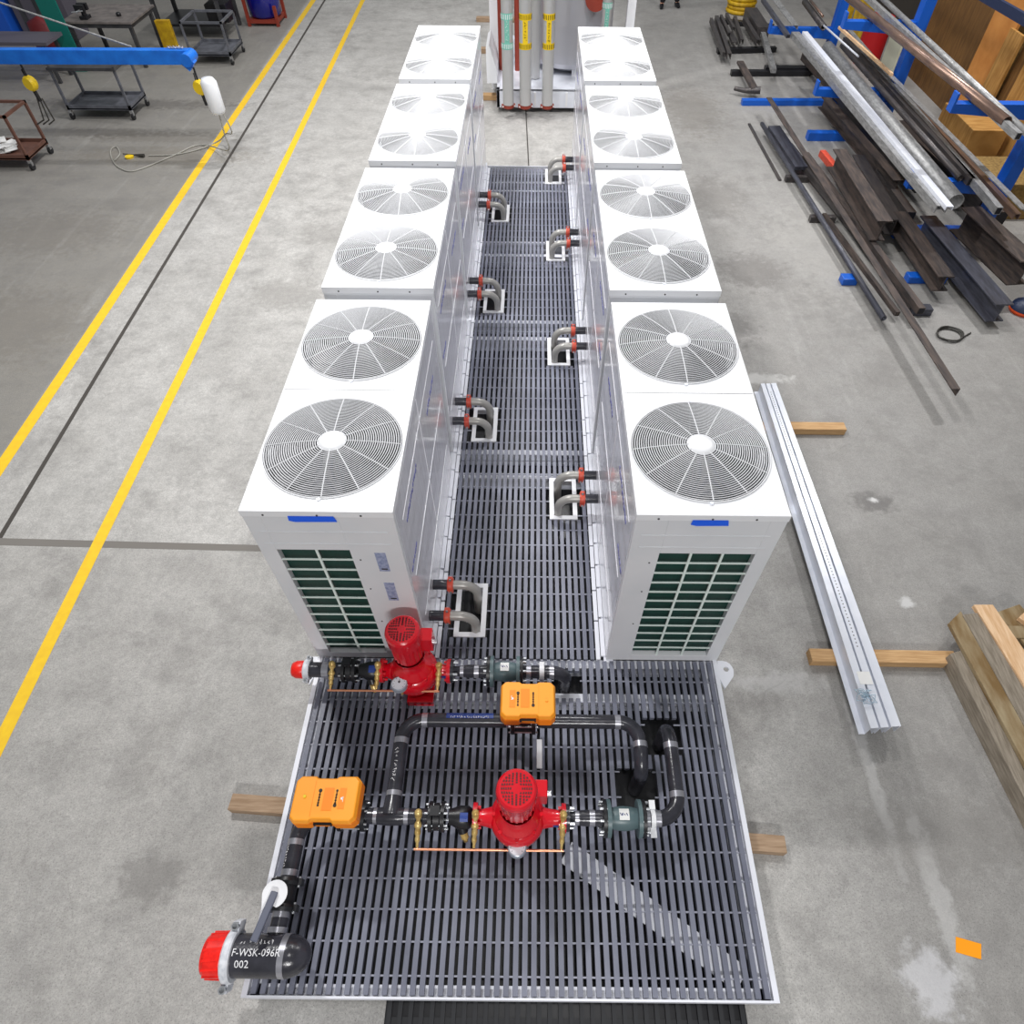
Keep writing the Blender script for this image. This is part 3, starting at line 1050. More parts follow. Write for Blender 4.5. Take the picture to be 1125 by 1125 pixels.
# ---- orange actuators on control valves
def actuator(cx, cy, zt, mirror, label, vx, vy, hw_, hd):
    t = thing('control_valve', label, 'valve actuator', (cx, cy, D))
    k = -1 if mirror else 1

    def outline(x0, x1, y0, y1, ch, notch):
        p = [(x0 + ch, y0), (x0 + .30 * (x1 - x0), y0)]
        p += [(x0 + .33 * (x1 - x0), y0 + notch), (x0 + .63 * (x1 - x0), y0 + notch), (x0 + .66 * (x1 - x0), y0)]
        p += [(x1 - ch, y0), (x1, y0 + ch), (x1, y1 - ch), (x1 - ch, y1)]
        p += [(x0 + .66 * (x1 - x0), y1), (x0 + .63 * (x1 - x0), y1 - notch), (x0 + .33 * (x1 - x0), y1 - notch), (x0 + .30 * (x1 - x0), y1)]
        p += [(x0 + ch, y1), (x0, y1 - ch), (x0, y0 + ch)]
        return [(cx + k * a, cy + k * b) for a, b in p]

    def slab(mb, loops):
        n = len(loops[0][0])
        vs = []
        for pts, z in loops:
            vs += [(x, y, z) for x, y in pts]
        fs = [tuple(range(n))[::-1], tuple(range((len(loops) - 1) * n, len(loops) * n))]
        for i in range(len(loops) - 1):
            fs += [(i * n + j, i * n + (j + 1) % n, (i + 1) * n + (j + 1) % n, (i + 1) * n + j) for j in range(n)]
        mb.add(vs, fs)

    lo, mi = outline(-hw_, hw_, -hd, hd, .03, .012), outline(-hw_ + .012, hw_ - .012, -hd + .012, hd - .012, .025, .012)
    h = MB()
    slab(h, [(lo, zt - .14), (lo, zt - .04)])
    h.build('housing', ORANGED, t, .006)
    l = MB()
    slab(l, [(lo, zt - .037), (lo, zt - .03), (mi, zt)])
    lid = l.build('lid', ORANGE, t, .006)
    z = zt + .001

    def rect(mb, x0, x1, y0, y1, h_=.002):
        xa, xb = sorted((cx + k * x0, cx + k * x1))
        ya, yb = sorted((cy + k * y0, cy + k * y1))
        mb.box(xa, xb, ya, yb, zt - .001, zt + h_)

    o = MB()
    rect(o, -.01, .05, -.07, .06)
    rect(o, .085, .125, -.06, .06)
    o.build('recess_panel', ORANGED, lid)
    o = MB()
    rect(o, -.073, -.071, -.105, .105)
    o.build('lid_seam', ORANGED, lid)
    # dumbbell shaped black marks
    o = MB()
    for xm, big in ((-.035, 1), (.068, -1)):
        rect(o, xm - .003, xm + .003, -.035, .04, .003)
        for e, r in ((.045, .011 if big > 0 else .007), (-.04, .007 if big > 0 else .011)):
            o.cyl((cx + k * xm, cy + k * e, zt), (cx + k * xm, cy + k * e, zt + .003), r, 10)
        for q in range(4):
            rect(o, xm - .006, xm + .006, -.03 + q * .016, -.024 + q * .016, .003)
    o.build('black_mark', BLACKPRINT, lid)
    o = MB()
    o.cyl((cx - k * .125, cy + k * .01, zt), (cx - k * .125, cy + k * .01, zt + .006), .010, 12)
    o.build('button', YELLOW if not mirror else ORANGE, lid)
    o = MB()
    o.cyl((cx + k * .105, cy, zt), (cx + k * .105, cy, zt + .004), .008, 10)
    rect(o, .11, .113, -.02, .01, .004)
    o.build('indicator', PAPER, lid)
    # the recess with the manual handle on the camera side
    o = MB()
    ys = cy - hd
    o.box(cx - .055, cx + .055, ys - .003, ys + .02, zt - .075, zt - .045)
    o.build('handle_slot', BLACK, t)
    o = MB().box(cx - .04, cx + .045, ys - .006, ys, zt - .064, zt - .056)
    o.build('handle', ORANGED, t)
    # yoke and valve below
    o = MB()
    o.cyl((vx, vy, HZ + .03), (vx, vy, zt - .14), .028, 16)
    o.box(vx - .05, vx + .05, vy - .035, vy + .035, zt - .17, zt - .14)
    o.build('yoke', BLACK, t)
    o = MB()
    o.cyl((vx - .055, vy, HZ), (vx + .055, vy, HZ), PR + .022, 28)
    for s in (-1, 1):
        o.lathe([(PR, -.014), (PR + .045, -.014), (PR + .045, .014), (PR, .014)], (vx + s * .075, vy, HZ), (1, 0, 0), 28)
    o.build('valve_body', BLACK, t)
    for q in range(6):
        a = 2 * pi * q / 6 + .4
        MB().cyl((vx - .105, vy + .078 * cos(a), HZ + .078 * sin(a)), (vx + .105, vy + .078 * cos(a), HZ + .078 * sin(a)), .007, 8).build('bolt', BOLT, t)
    return t


actuator(-1.148, -1.262, .965, False, 'orange actuator box at the left edge of the deck, above the black elbow', -1.06, -1.26, .203, .138)
actuator(.088, -.615, .965, True, 'orange actuator box in the middle of the deck, on the upper cross pipe', .055, -.61, .186, .130)

# ---- tee spool: from the left valve to the butterfly valve, branch up and round to the right elbow
t = thing('pipe_spool', 'black tee and looping cross pipe with blue label, between the two orange actuators', 'pipe', (-.2, -.9, D))
MB().cyl((-.98, -1.26, HZ), (-.56, -1.26, HZ), PR, 24).build('tee_run', BLACKP, t)
o = MB()
o.tube([(-.81, -1.26, HZ), (-.81, -1.20, HZ), (-.81, -1.13, HZ)], [.075, .06, .054], 24)
o.tube([(-.90, -1.26, HZ), (-.86, -1.26, HZ), (-.81, -1.26, HZ), (-.76, -1.26, HZ), (-.72, -1.26, HZ)], [.0515, .056, .06, .056, .0515], 24)
o.build('tee', BLACKP, t)
weld(t, (-.81, -1.125, HZ), (0, 1, 0), PR + .003, .04)
weld(t, (-.905, -1.26, HZ), (1, 0, 0))
weld(t, (-.71, -1.26, HZ), (1, 0, 0))
MB().tube(path([(-.81, -1.14, HZ), (-.81, -.61, HZ), (-.04, -.61, HZ)], .15, 10), PR, 24).build('riser_elbow', BLACKP, t)
weld(t, (-.81, -.765, HZ), (0, 1, 0), wd=.04)
weld(t, (-.655, -.61, HZ), (1, 0, 0), wd=.04)
weld(t, (-.045, -.61, HZ), (1, 0, 0), wd=.045)
o = MB()
scribble(o, lambda x, y: Vector((-.81 + (PR + .002) * sin(-.2 + y / PR), -1.05 + x, HZ + (PR + .002) * cos(-.2 + y / PR))), .23, .032, 15)
o.build('chalk_mark', INK, t)
bl = MB()
vs, fs = [], []
for i in range(2):
    for q in range(7):
        a = -.05 + 1.2 * q / 6
        vs.append((-.50 + .34 * i, -.61 + (PR + .0015) * sin(a), HZ + (PR + .0015) * cos(a)))
fs = [(q, q + 1, 8 + q, 7 + q) for q in range(6)]
bl.add(vs, fs)
lb = bl.build('blue_label', BLUELAB, t)
o = MB()
scribble(o, lambda x, y: Vector((-.47 + x, -.61 + (PR + .002) * sin(.15 - y / PR), HZ + (PR + .002) * cos(.15 - y / PR))), .28, .018, 25)
o.build('label_print', INK, lb)

t = thing('pipe_spool', 'black cross pipe right of the middle actuator, turning down into the deck', 'pipe', (.5, -.7, D))
MB().tube(path([(.15, -.61, HZ), (.885, -.61, HZ), (.885, -.955, HZ), (.885, -.955, .12)], .145, 10), PR, 24).build('elbow_run', BLACKP, t)
weld(t, (.735, -.61, HZ), (1, 0, 0), wd=.04)
weld(t, (.885, -.775, HZ), (0, 1, 0), wd=.04)

t = thing('pipe_spool', 'black pipe at the right, from the lower check valve up and over into the deck', 'pipe', (1.05, -1.0, D))
MB().tube(path([(.86, -1.26, HZ), (1.10, -1.26, HZ), (1.10, -.63, HZ), (1.10, -.63, .12)], .145, 10), PR, 24).build('elbow_run', BLACKP, t)
weld(t, (.955, -1.26, HZ), (1, 0, 0), wd=.035)
weld(t, (.885, -1.26, HZ), (1, 0, 0), wd=.03)
weld(t, (1.10, -1.11, HZ), (0, 1, 0), wd=.04)
weld(t, (1.10, -.78, HZ), (0, 1, 0), wd=.04)


def butterfly(x, y, z, label):
    t = thing('butterfly_valve', label, 'valve', (x, y, D))
    o = MB()
    o.cyl((x - .02, y, z), (x + .02, y, z), PR + .035, 28)
    for s in (-1, 1):
        o.lathe([(PR, -.012), (PR + .045, -.012), (PR + .045, .012), (PR, .012)], (x + s * .04, y, z), (1, 0, 0), 28)
    o.cyl((x, y, z), (x, y, z + .15), .02, 14)
    o.box(x - .03, x + .03, y - .03, y + .03, z + .135, z + .155)
    o.build('valve_body', BLACK, t)
    for q in range(6):
        a = 2 * pi * q / 6 + .5
        MB().cyl((x - .075, y + .076 * cos(a), z + .076 * sin(a)), (x + .075, y + .076 * cos(a), z + .076 * sin(a)), .008, 8).build('bolt', BOLT, t)
    return t


def suction_piece(x0, x1, y, z, label):
    t = thing('suction_reducer', label, 'pipe fitting', ((x0 + x1) / 2, y, D))
    l = x1 - x0
    o = MB()
    o.tube([(x0, y, z), (x0 + .15 * l, y, z), (x0 + .4 * l, y, z - .012), (x0 + .85 * l, y, z - .012), (x1, y, z)], [PR, PR + .004, PR + .022, PR + .022, PR + .004], 24)
    o.cyl((x0 + .45 * l, y, z), (x0 + .62 * l, y - .075, z - .07), .034, 18)
    o.build('body', BLACK, t)
    o = MB()
    vs = [(x0 + l * (.5 + .35 * i), y + (PR + .025) * sin(a), z - .012 + (PR + .025) * cos(a)) for i in (0, 1) for a in (-.6, -.35, -.1, .15)]
    o.add(vs, [(q, q + 1, 5 + q, 4 + q) for q in range(3)])
    o.build('blue_label', BLUELAB, t)
    o = MB()
    o.cyl((x0 + .62 * l, y - .075, z - .07), (x0 + .70 * l, y - .105, z - .10), .026, 12)
    o.cyl((x0 + .70 * l, y - .105, z - .10), (x0 + .73 * l, y - .12, z - .12), .016, 6)
    o.build('drain_plug', BRASS, t)
    return t


def check_valve(x0, x1, y, z, label):
    t = thing('check_valve', label, 'valve', ((x0 + x1) / 2, y, D))
    for x, d in ((x0, 1), (x1, -1)):
        MB().lathe([(PR, -.012), (.118, -.012), (.118, .010), (PR, .010)], (x, y, z), (d, 0, 0), 36).build('pipe_flange', BLACK, t)
    o = MB()
    for x, d in ((x0 + .026, 1), (x1 - .026, -1)):
        o.lathe([(PR, -.013), (.118, -.013), (.118, .013), (PR, .013)], (x, y, z), (d, 0, 0), 36)
    l = x1 - x0
    o.lathe([(.06, .03), (.072, .3 * l), (.076, .5 * l), (.072, .7 * l), (.06, l - .03)], (x0, y, z), (1, 0, 0), 28, sharp=False)
    o.build('body', GREYV, t)
    for q in range(8):
        a = 2 * pi * q / 8 + .39
        for x in (x0, x1):
            MB().cyl((x - .035, y + .098 * cos(a), z + .098 * sin(a)), (x + .035, y + .098 * cos(a), z + .098 * sin(a)), .010, 8).build('bolt', BOLT, t)
    o = MB()
    vs = [((x0 + x1) / 2 - .035 + .065 * i, y + (.079) * sin(a), z + .079 * cos(a)) for i in (0, 1) for a in (-.35, 0, .35, .6)]
    o.add(vs, [(q, q + 1, 5 + q, 4 + q) for q in range(3)])
    tg = o.build('tag_sticker', PAPER, t)
    o = MB()
    scribble(o, lambda x, yy: Vector(((x0 + x1) / 2 - .03 + x, y + .080 * sin(.1 + yy / .08), z + .080 * cos(.1 + yy / .08))), .045, .02, 31)
    o.build('sticker_print', BLUELAB, tg)
    return t


def reducer(x0, x1, y, z, label):
    t = thing('pipe_reducer', label, 'pipe fitting', ((x0 + x1) / 2, y, D))
    l = x1 - x0
    o = MB()
    o.lathe([(.03, -.012), (.085, -.012), (.085, .012), (.03, .012)], (x0 + .012, y, z), (1, 0, 0), 28)
    o.tube([(x0, y, z), (x0 + .25 * l, y, z), (x0 + .45 * l, y, z), (x1, y, z)], [.036, .04, PR, PR], 24)
    o.build('body', BLACKP, t)
    weld(t, (x0 + .3 * l, y, z), (1, 0, 0), .043, .03)
    weld(t, (x1 - .32 * l, y, z), (1, 0, 0), PR, .035)
    for q in range(4):
        a = 2 * pi * q / 4 + .78
        MB().cyl((x0 - .02, y + .068 * cos(a), z + .068 * sin(a)), (x0 + .055, y + .068 * cos(a), z + .068 * sin(a)), .011, 8).build('bolt', BOLT, t)
    return t


def pump(x, y, z, fl0, fl1, foot, label):
    t = thing('pump', label, 'pump', (x, y, D))
    zt = z + .66          # top of the motor
    o = MB()
    o.lathe([(.03, -.15), (.12, -.15), (.155, -.12), (.178, -.05), (.182, .0), (.178, .05), (.15, .085), (.135, .09)], (x, y, z), (0, 0, 1), 40, sharp=False)
    for f_, s in ((fl0, -1), (fl1, 1)):
        o.tube([(x + s * .12, y, z), (x + s * .19, y, z), (x + (abs(f_ - x) - .05) * s, y, z), (f_, y, z)], [.085, .062, .05, .055], 22)
    o.build('volute', RED, t)
    for f_, s in ((fl0, -1), (fl1, 1)):
        o = MB()
        o.lathe([(.03, -.014), (.092, -.014), (.092, .014), (.03, .014)], (f_ - s * .014, y, z), (1, 0, 0), 32)
        for q in range(4):
            a = 2 * pi * q / 4 + .78
            o.cyl((f_ - s * .05, y + .07 * cos(a), z + .07 * sin(a)), (f_ - s * .02, y + .07 * cos(a), z + .07 * sin(a)), .012, 6)
        o.build('flange', RED, t)
    o = MB()
    o.lathe([(.150, .085), (.145, .105), (.105, .135), (.088, .18), (.092, .25), (.112, .27), (.112, .285)], (x, y, z), (0, 0, 1), 36, sharp=False)
    for q in range(8):
        a = 2 * pi * q / 8
        o.cyl((x + .155 * cos(a), y + .155 * sin(a), z + .07), (x + .155 * cos(a), y + .155 * sin(a), z + .10), .013, 6)
    o.build('adapter', RED, t)
    o = MB()
    o.lathe([(.1, .285), (.103, .30), (.103, .56)], (x, y, z), (0, 0, 1), 36)
    for q in range(20):
        a = 2 * pi * q / 20
        o.obox((x + .105 * cos(a), y + .105 * sin(a), z + .31), (x + .105 * cos(a), y + .105 * sin(a), z + .53), .012, .006)
    o.build('motor', RED, t)
    o = MB()
    o.lathe([(.108, .50), (.122, .51), (.124, .62), (.118, .645), (.106, .657), (.0, .66)], (x, y, z), (0, 0, 1), 44)
    cowl = o.build('fan_cowl', RED, t)
    o = MB()
    for r, n in ((.035, 8), (.048, 12), (.061, 16), (.074, 20), (.087, 24)):
        for q in range(n):
            a = 2 * pi * q / n
            M = Matrix.Translation((x + r * cos(a), y + r * sin(a), zt - .004)) @ Matrix.Rotation(a, 4, 'Z')
            o.box(-.0042, .0042, -.0055, .0055, 0, .0052, M)
    o.build('cooling_slots', DRED, cowl)
    o = MB().box(x + .10, x + .185, y + .0, y + .10, z + .33, z + .50)
    o.build('terminal_box', RED, t, .006)
    o = MB().cyl((x + .185, y + .05, z + .38), (x + .21, y + .05, z + .38), .02, 12)
    o.build('conduit_hub', BOLT, t)
    if foot:
        MB().box(x - .055, x + .145, y - .19, y + .05, D, D + .075).build('foot', RED, t, .005)
        MB().cyl((x, y, D + .06), (x, y, z - .13), .09, 24).build('pedestal', RED, t)
    else:
        MB().cyl((x, y, D), (x, y, z - .13), .085, 24).build('pedestal', BLACK, t)
    o = MB().box(fl1 - .085, fl1 - .03, y - .054, y - .050, z - .012, z + .022)
    o.build('blue_label', BLUELAB, t)
    return t


def gauge_set(xs, yp, yt, zt, zp, gx, label, up_=.03):
    t = thing('gauge_tubing', label, 'gauge piping', (gx, yt, D))
    o = MB()
    o.tube([(xs[0] - .02, yt, zt), (xs[-1] + .015, yt, zt)], .0085, 10)
    for x in (xs[0], xs[-1]):
        o.tube([(x, yt, zt), (x, yt + .05, zt + .03)], .0085, 10)
    o.build('copper_tube', COPPER, t)
    for x in xs:
        o = MB()
        p0, p1 = Vector((x + .01, yp - .005, zp + .10)), Vector((x, yt + .012, zt + .008))
        d = p1 - p0
        pts = [p0 + d * f for f in (0, .08, .16, .22, .30, .38, .44, .52, .60, .66, .74, .80, .88, 1)]
        o.tube(pts, [.024, .024, .016, .013, .023, .026, .016, .020, .020, .013, .017, .017, .010, .0095], 12)
        o.tube([(x + .01, yp, zp + .045), (x + .01, yp - .002, zp + .10)], [.012, .014], 10)
        o.lathe([(0, .026), (.018, .021), (.026, .0), (.018, -.016)], p0 + Vector((0, 0, .012)), (0, 0, 1), 14, sharp=False)
        o.build('brass_valve', BRASS, t)
    o = MB()
    o.lathe([(.0, 0), (.056, 0), (.060, .006), (.060, .046), (.054, .05)], (gx, yt, zt + up_), (0, .12, 1), 32)
    g = o.build('gauge_case', GAUGE, t)
    o = MB()
    nrm = Vector((0, .12, 1)).normalized()
    o.cyl(Vector((gx, yt, zt + up_)) + nrm * .046, Vector((gx, yt, zt + up_)) + nrm * .0475, .054, 32)
    dl = o.build('dial', DIAL, g)
    o = MB()
    c = Vector((gx, yt, zt + up_)) + nrm * .0485
    yv = nrm.cross(Vector((1, 0, 0))).normalized()
    for q in range(9):
        a = radians(-130 + 260 * q / 8)
        e = Vector((1, 0, 0)) * sin(a) + yv * cos(a)
        o.tube([c + e * .038, c + e * .047], .0012, 4)
    o.tube([c, c + yv * .033], .0022, 4)
    o.cyl(c + yv * .012 - Vector((.008, 0, 0)), c + yv * .012 + Vector((.008, 0, 0)), .005, 6)
    o.build('pointer', BLACK, g)
    o = MB().tube([(gx, yt, zt - .05), (gx, yt, zt + up_)], .010, 10)
    o.build('gauge_stem', BRASS, t)
    return t


# lower pump line
butterfly(-.505, -1.26, HZ, 'black butterfly valve left of the lower red pump')
suction_piece(-.425, -.275, -1.26, HZ, 'black suction fitting with blue label joined to the lower red pump')
pump(.027, -1.262, HZ, -.265, .345, False, 'red vertical pump in the middle of the lower pipe line, nearer the camera')
gauge_set((-.625, -.255, .315), -1.26, -1.445, .49, HZ, .028, 'copper tube with brass valves and round gauge in front of the nearer red pump')
reducer(.345, .60, -1.26, HZ, 'black reducer between the nearer red pump and its grey check valve')
check_valve(.60, .855, -1.26, HZ, 'grey flanged check valve with white sticker right of the nearer red pump')
t = thing('pipe_clamp', 'white pipe clamp around the black pipe right of the lower check valve', 'clamp', (.92, -1.26, D))
o = MB()
o.cyl((.905, -1.26, HZ), (.935, -1.26, HZ), PR + .007, 24)
o.box(.90, .94, -1.37, -1.31, HZ - .03, HZ - .01)
o.box(.90, .94, -1.21, -1.15, HZ + .01, HZ + .03)
o.build('strap', WHITE, t)
MB().box(.90, .94, -1.29, -1.23, D, HZ - .055).build('post', WHITE, t)

# upper pump line
UZ, UY = .52, -.215
t = thing('pipe_spool', 'short black pipe stub with red cap overhanging the left edge, behind the actuator', 'pipe', (-1.5, UY, D))
MB().cyl((-1.63, UY, UZ), (-1.335, UY, UZ), PR + .008, 24).build('stub', BLACKP, t)
weld(t, (-1.46, UY, UZ), (1, 0, 0), PR + .008, .05)
o = MB()
o.lathe([(.062, 0), (.068, .015), (.066, .06), (.052, .09), (.02, .098), (0, .1)], (-1.625, UY, UZ), (-1, 0, 0), 32, sharp=False)
o.build('end_cap', CAPRED, t, label='red plastic end cap')
coupling('coupling', COUPW, t, (-1.60, UY, UZ), (1, 0, 0), PR + .008, .045, (0, 1, .2))
butterfly(-1.275, UY, UZ, 'black butterfly valve beside the left white unit, behind the upper copper tube')
suction_piece(-1.20, -1.045, UY, UZ, 'black suction fitting with blue label joined to the farther red pump')
pump(-.785, UY, UZ, -1.04, -.505, True, 'red vertical pump with red foot in front of the left white unit')
gauge_set((-1.40, -1.055, -.595), UY, -.375, .51, UZ, -.865, 'copper tube with brass valves and round gauge in front of the farther red pump', .08)
reducer(-.505, -.215, UY, UZ, 'black reducer between the farther red pump and its grey check valve')
check_valve(-.215, .035, UY, UZ, 'grey flanged check valve with pale sticker behind the middle orange actuator')
t = thing('pipe_spool', 'black pipe right of the upper check valve, turning down into the deck', 'pipe', (.25, UY, D))
MB().tube(path([(.04, UY, UZ), (.375, UY, UZ), (.375, UY, .12)], .13, 10), PR, 24).build('elbow_run', BLACKP, t)
weld(t, (.09, UY, UZ), (1, 0, 0))
weld(t, (.265, UY, UZ), (1, 0, 0))
t = thing('pipe_clamp', 'white strap clamp over the upper black pipe behind the middle actuator', 'clamp', (.19, UY, D))
o = MB()
o.cyl((.172, UY, UZ), (.208, UY, UZ), PR + .006, 24)
o.box(.172, .208, UY + .04, UY + .075, D, UZ + .02)
o.build('strap', WHITE, t)
tag(MB().box(.155, .195, -.87, -.66, D + .001, D + .02).build('flat_strip', WHITE, None, .003), 'white flat strip lying on the grating below the middle orange actuator', 'strip')

# ================================================================== tank skid behind
t = thing('tank_skid_base', 'white steel base frame under the silver tank behind the two rows', 'base frame', (.6, 13.5, .09))
o = MB()
o.box(-.66, 2.0, 12.05, 12.10, .09, .40)
o.box(-.66, 2.0, 12.05, 12.20, .38, .40)
o.box(-.66, -.60, 12.05, 15.4, .09, .40)
o.box(1.94, 2.0, 12.05, 15.4, .09, .40)
o.box(-.66, 2.0, 15.34, 15.4, .09, .40)
o.box(-.60, 1.94, 12.2, 15.34, .36, .385)
o.build('base_frame', GALV, t, .004)
for x in (-.52, .1, .72, 1.34):
    MB().box(x - .02, x + .02, 12.02, 12.05, .12, .37).build('stiffener', WHITE, t)
for x, y in ((-.74, 13.4), (1.98, 13.4)):
    o = MB().box(x - .08, x + .08, y - .08, y + .08, .385 if x > 0 else .0, 4.0)
    o.build('corner_post', WHITE, t)
o = MB()
o.add([(-.86, 12.4, .40), (-.66, 12.4, .40), (-.66, 12.4, .62), (-.80, 12.4, 1.05), (-.86, 12.4, 1.0), (-.86, 13.3, .40), (-.66, 13.3, .40), (-.66, 13.3, .62), (-.80, 13.3, 1.05), (-.86, 13.3, 1.0)],
      [(0, 1, 2, 3, 4), (9, 8, 7, 6, 5)] + [(i, 5 + i, 5 + (i + 1) % 5, (i + 1) % 5) for i in range(5)])
o.build('side_guard', WHITE, t)
t = thing('storage_tank', 'large silver insulated tank standing on the white base frame at the back', 'tank', (.85, 13.6, .385))
o = MB()
o.lathe([(.0, .42), (.55, .42), (.78, .52), (.80, .6), (.80, 4.2), (.5, 4.4), (0, 4.45)], (.85, 13.6, 0), (0, 0, 1), 56)
for z in (1.2, 2.2, 3.2):
    o.lathe([(.80, z - .03), (.806, z - .03), (.806, z + .03), (.80, z + .03)], (.85, 13.6, 0), (0, 0, 1), 56)
o.build('tank_shell', TANKM, t)
o = MB()
for q in range(3):
    a = 2 * pi * q / 3 + .6
    o.box(.85 + .66 * cos(a) - .06, .85 + .66 * cos(a) + .06, 13.6 + .66 * sin(a) - .06, 13.6 + .66 * sin(a) + .06, .385, .6)
o.build('leg', WHITE, t)
o = MB().cyl((1.22, 12.88, 1.7), (1.22, 12.70, 1.7), .2, 28)
o.build('manhole_cover', REDOX, t, label='dark red round cover')


def insulated(x, y, z0, r, labm, label, withlab=True, coup_=True):
    t = thing('insulated_pipe', label, 'pipe', (x, y, max(z0 - .1, .0)))
    MB().cyl((x, y, z0), (x, y, 3.9), r, 28).build('pipe_jacket', INSUL, t)
    if coup_:
        MB().cyl((x, y, z0 - .06), (x, y, z0), r * .72, 22).build('pipe_end', WHITE, t)
        coupling('coupling', REDOX, t, (x, y, z0 - .03), (0, 0, 1), r * .72, .07, (1, .2, 0), PAPER)
    if withlab:
        lb = MB()
        for z in (1.23, 1.67):
            lb.lathe([(r + .002, -.05), (r + .002, .05)], (x, y, z), (0, 0, 1), 28)
        vs, fs = [], []
        for i in range(2):
            for q in range(5):
                a = -pi / 2 - .42 + .84 * q / 4
                vs.append((x + (r + .003) * cos(a), y + (r + .003) * sin(a), 1.25 + .40 * i))
        lb.add(vs, [(q, q + 1, 6 + q, 5 + q) for q in range(4)])
        l = lb.build('flow_label', labm, t)
        pk = MB()
        for z in (1.23, 1.67):
            for q in range(22):
                a = 2 * pi * q / 22
                M = Matrix.Translation((x + (r + .003) * cos(a), y + (r + .003) * sin(a), z)) @ Matrix.Rotation(a, 4, 'Z')
                pk.box(0, .002, -.005, .005, -.035, .035, M)
        scribble(pk, lambda xx, yy: Vector((x + yy, y - r - .006, 1.31 + xx)), .28, .05, int(x * 50) + 90)
        pk.build('label_print', INK if labm is TEAL else BLACKPRINT, l)
    return t


insulated(-.42, 11.75, .26, .105, TEAL, 'grey insulated vertical pipe with teal label at the back, leftmost of three')
insulated(-.09, 11.75, .26, .112, YLAB, 'grey insulated vertical pipe with yellow label at the back, middle of three')
insulated(.335, 11.75, .26, .105, YLAB, 'grey insulated vertical pipe with yellow label at the back, rightmost of three')
insulated(.09, 12.75, .40, .10, YLAB, 'plain silver vertical pipe just behind the yellow labelled pipes', False, False)
insulated(1.42, 12.45, .42, .09, TEAL, 'silver pipe with teal label right of the dark red cover, behind the right row', True, False)
for x, y in ((-.60, 13.2), (-.27, 13.2)):
    t = thing('steel_pipe', 'red-brown vertical pipe behind the %s labelled pipe at the back' % ('teal' if x < -.5 else 'middle yellow'), 'pipe', (x, y, .385))
    MB().cyl((x, y, .385), (x, y, 3.9), .055, 18).build('pipe', REDOX, t)
for k, ((u, v), w_) in enumerate((((538, 106), 'front'), ((537, 55), 'middle'), ((532, 21), 'rear'))):
    p = at(u, v, .045)
    tag(MB().box(p.x - .2, p.x + .9, p.y - .09, p.y + .09, 0, .09).build('timber_block', TIMBER_Y if k == 0 else TIMBER, None, .004), 'short timber block sticking out under the left side of the tank frame, %s one' % w_, 'timber')

# ================================================================== right side: channels, timbers, pallet lumber
T1 = at(925, 478, 0)
tag(MB().box(2.55, 3.63, 2.93, 3.05, 0, .085).build('timber_block', TIMBER_Y, None, .004), 'yellow timber under the far end of the galvanised channels', 'timber')
tag(MB().obox((2.50, .17, .0425), (3.74, .16, .0425), .12, .085).build('timber_block', TIMBER_Y, None, .004), 'yellow timber under the near end of the galvanised channels', 'timber')
nearL, nearR = at(957, 800, .22), at(991, 797, .22)
farL, farR = at(836, 421, .22), at(853, 420, .22)
chl = ['leftmost of three, showing its tall side', 'middle of three, with a row of punched holes', 'rightmost of three']
for k in range(3):
    a0, a1 = k / 3 + .004, (k + 1) / 3 - (.075 if k < 2 else .01)
    p0, p1 = nearL.lerp(nearR, a0), nearL.lerp(nearR, a1)
    q0, q1 = farL.lerp(farR, a0), farL.lerp(farR, a1)
    t = thing('steel_channel', 'long galvanised steel channel on two timbers, ' + chl[k], 'steel channel', ((p0.x + q0.x) / 2, (p0.y + q0.y) / 2, .086), 'galvanised channels')
    zt, zb = .215, .087
    if k:
        zt -= .004
    o = MB()
    for (A, B, z0, z1) in ((p0, q0, zb, zt), (p1, q1, zb, zt)):
        pass
    ww = (p1 - p0).length

    def at2(f, e):
        return p0.lerp(p1, f) if e == 0 else q0.lerp(q1, f)

    sect = [(0, zb), (0, zt), (1, zt), (1, zb), (.94, zb), (.94, zt - .004), (.06, zt - .004), (.06, zb)]
    vs = []
    for e in (0, 1):
        for f_, z in sect:
            p = at2(f_, e)
            vs.append((p.x, p.y, z))
    n = len(sect)
    o.add(vs, [(i, n + i, n + (i + 1) % n, (i + 1) % n) for i in range(n)] + [(0, 1, 6, 7), (1, 2, 5, 6), (2, 3, 4, 5), (8, 15, 14, 9), (9, 14, 13, 10), (10, 13, 12, 11)])
    o.build('channel', GALV, t)
    if k == 1:
        h = MB()
        for i in range(95):
            f_ = .17 + .80 * i / 95
            c = p0.lerp(q0, f_).lerp(p1.lerp(q1, f_), .5)
            h.cyl((c.x, c.y, zt), (c.x, c.y, zt + .0008), .0055, 8)
        ho = h.build('punched_holes', DARKDOT, t)
    if k == 0:
        h = MB()
        vs = []
        for e in (0, 1):
            p = at2(0, e)
            vs += [(p.x - .045, p.y, zb), (p.x - .045, p.y, zb + .006), (p.x, p.y, zb + .006), (p.x, p.y, zb)]
        h.add(vs, [(0, 4, 5, 1), (1, 5, 6, 2), (0, 1, 2, 3), (7, 6, 5, 4), (3, 7, 4, 0)])
        h.build('bottom_flange', GALV, t)
tg = at(951, 765, .24)
o = MB()
rnd = random.Random(5)
for k in range(7):
    pts = []
    R = rnd.uniform(.03, .06)
    ph = rnd.uniform(0, 6)
    cx_, cy_ = tg.x + rnd.uniform(-.03, .03), tg.y + rnd.uniform(-.03, .03)
    for i in range(14):
        a = 2 * pi * i / 14
        pts.append((cx_ + R * cos(a + ph), cy_ + R * .75 * sin(a) + .01 * sin(3 * a), .222 + .012 * k * .4 + .006 * (1 + sin(2 * a + ph))))
    o.tube(pts, .003, 5, closed=True)
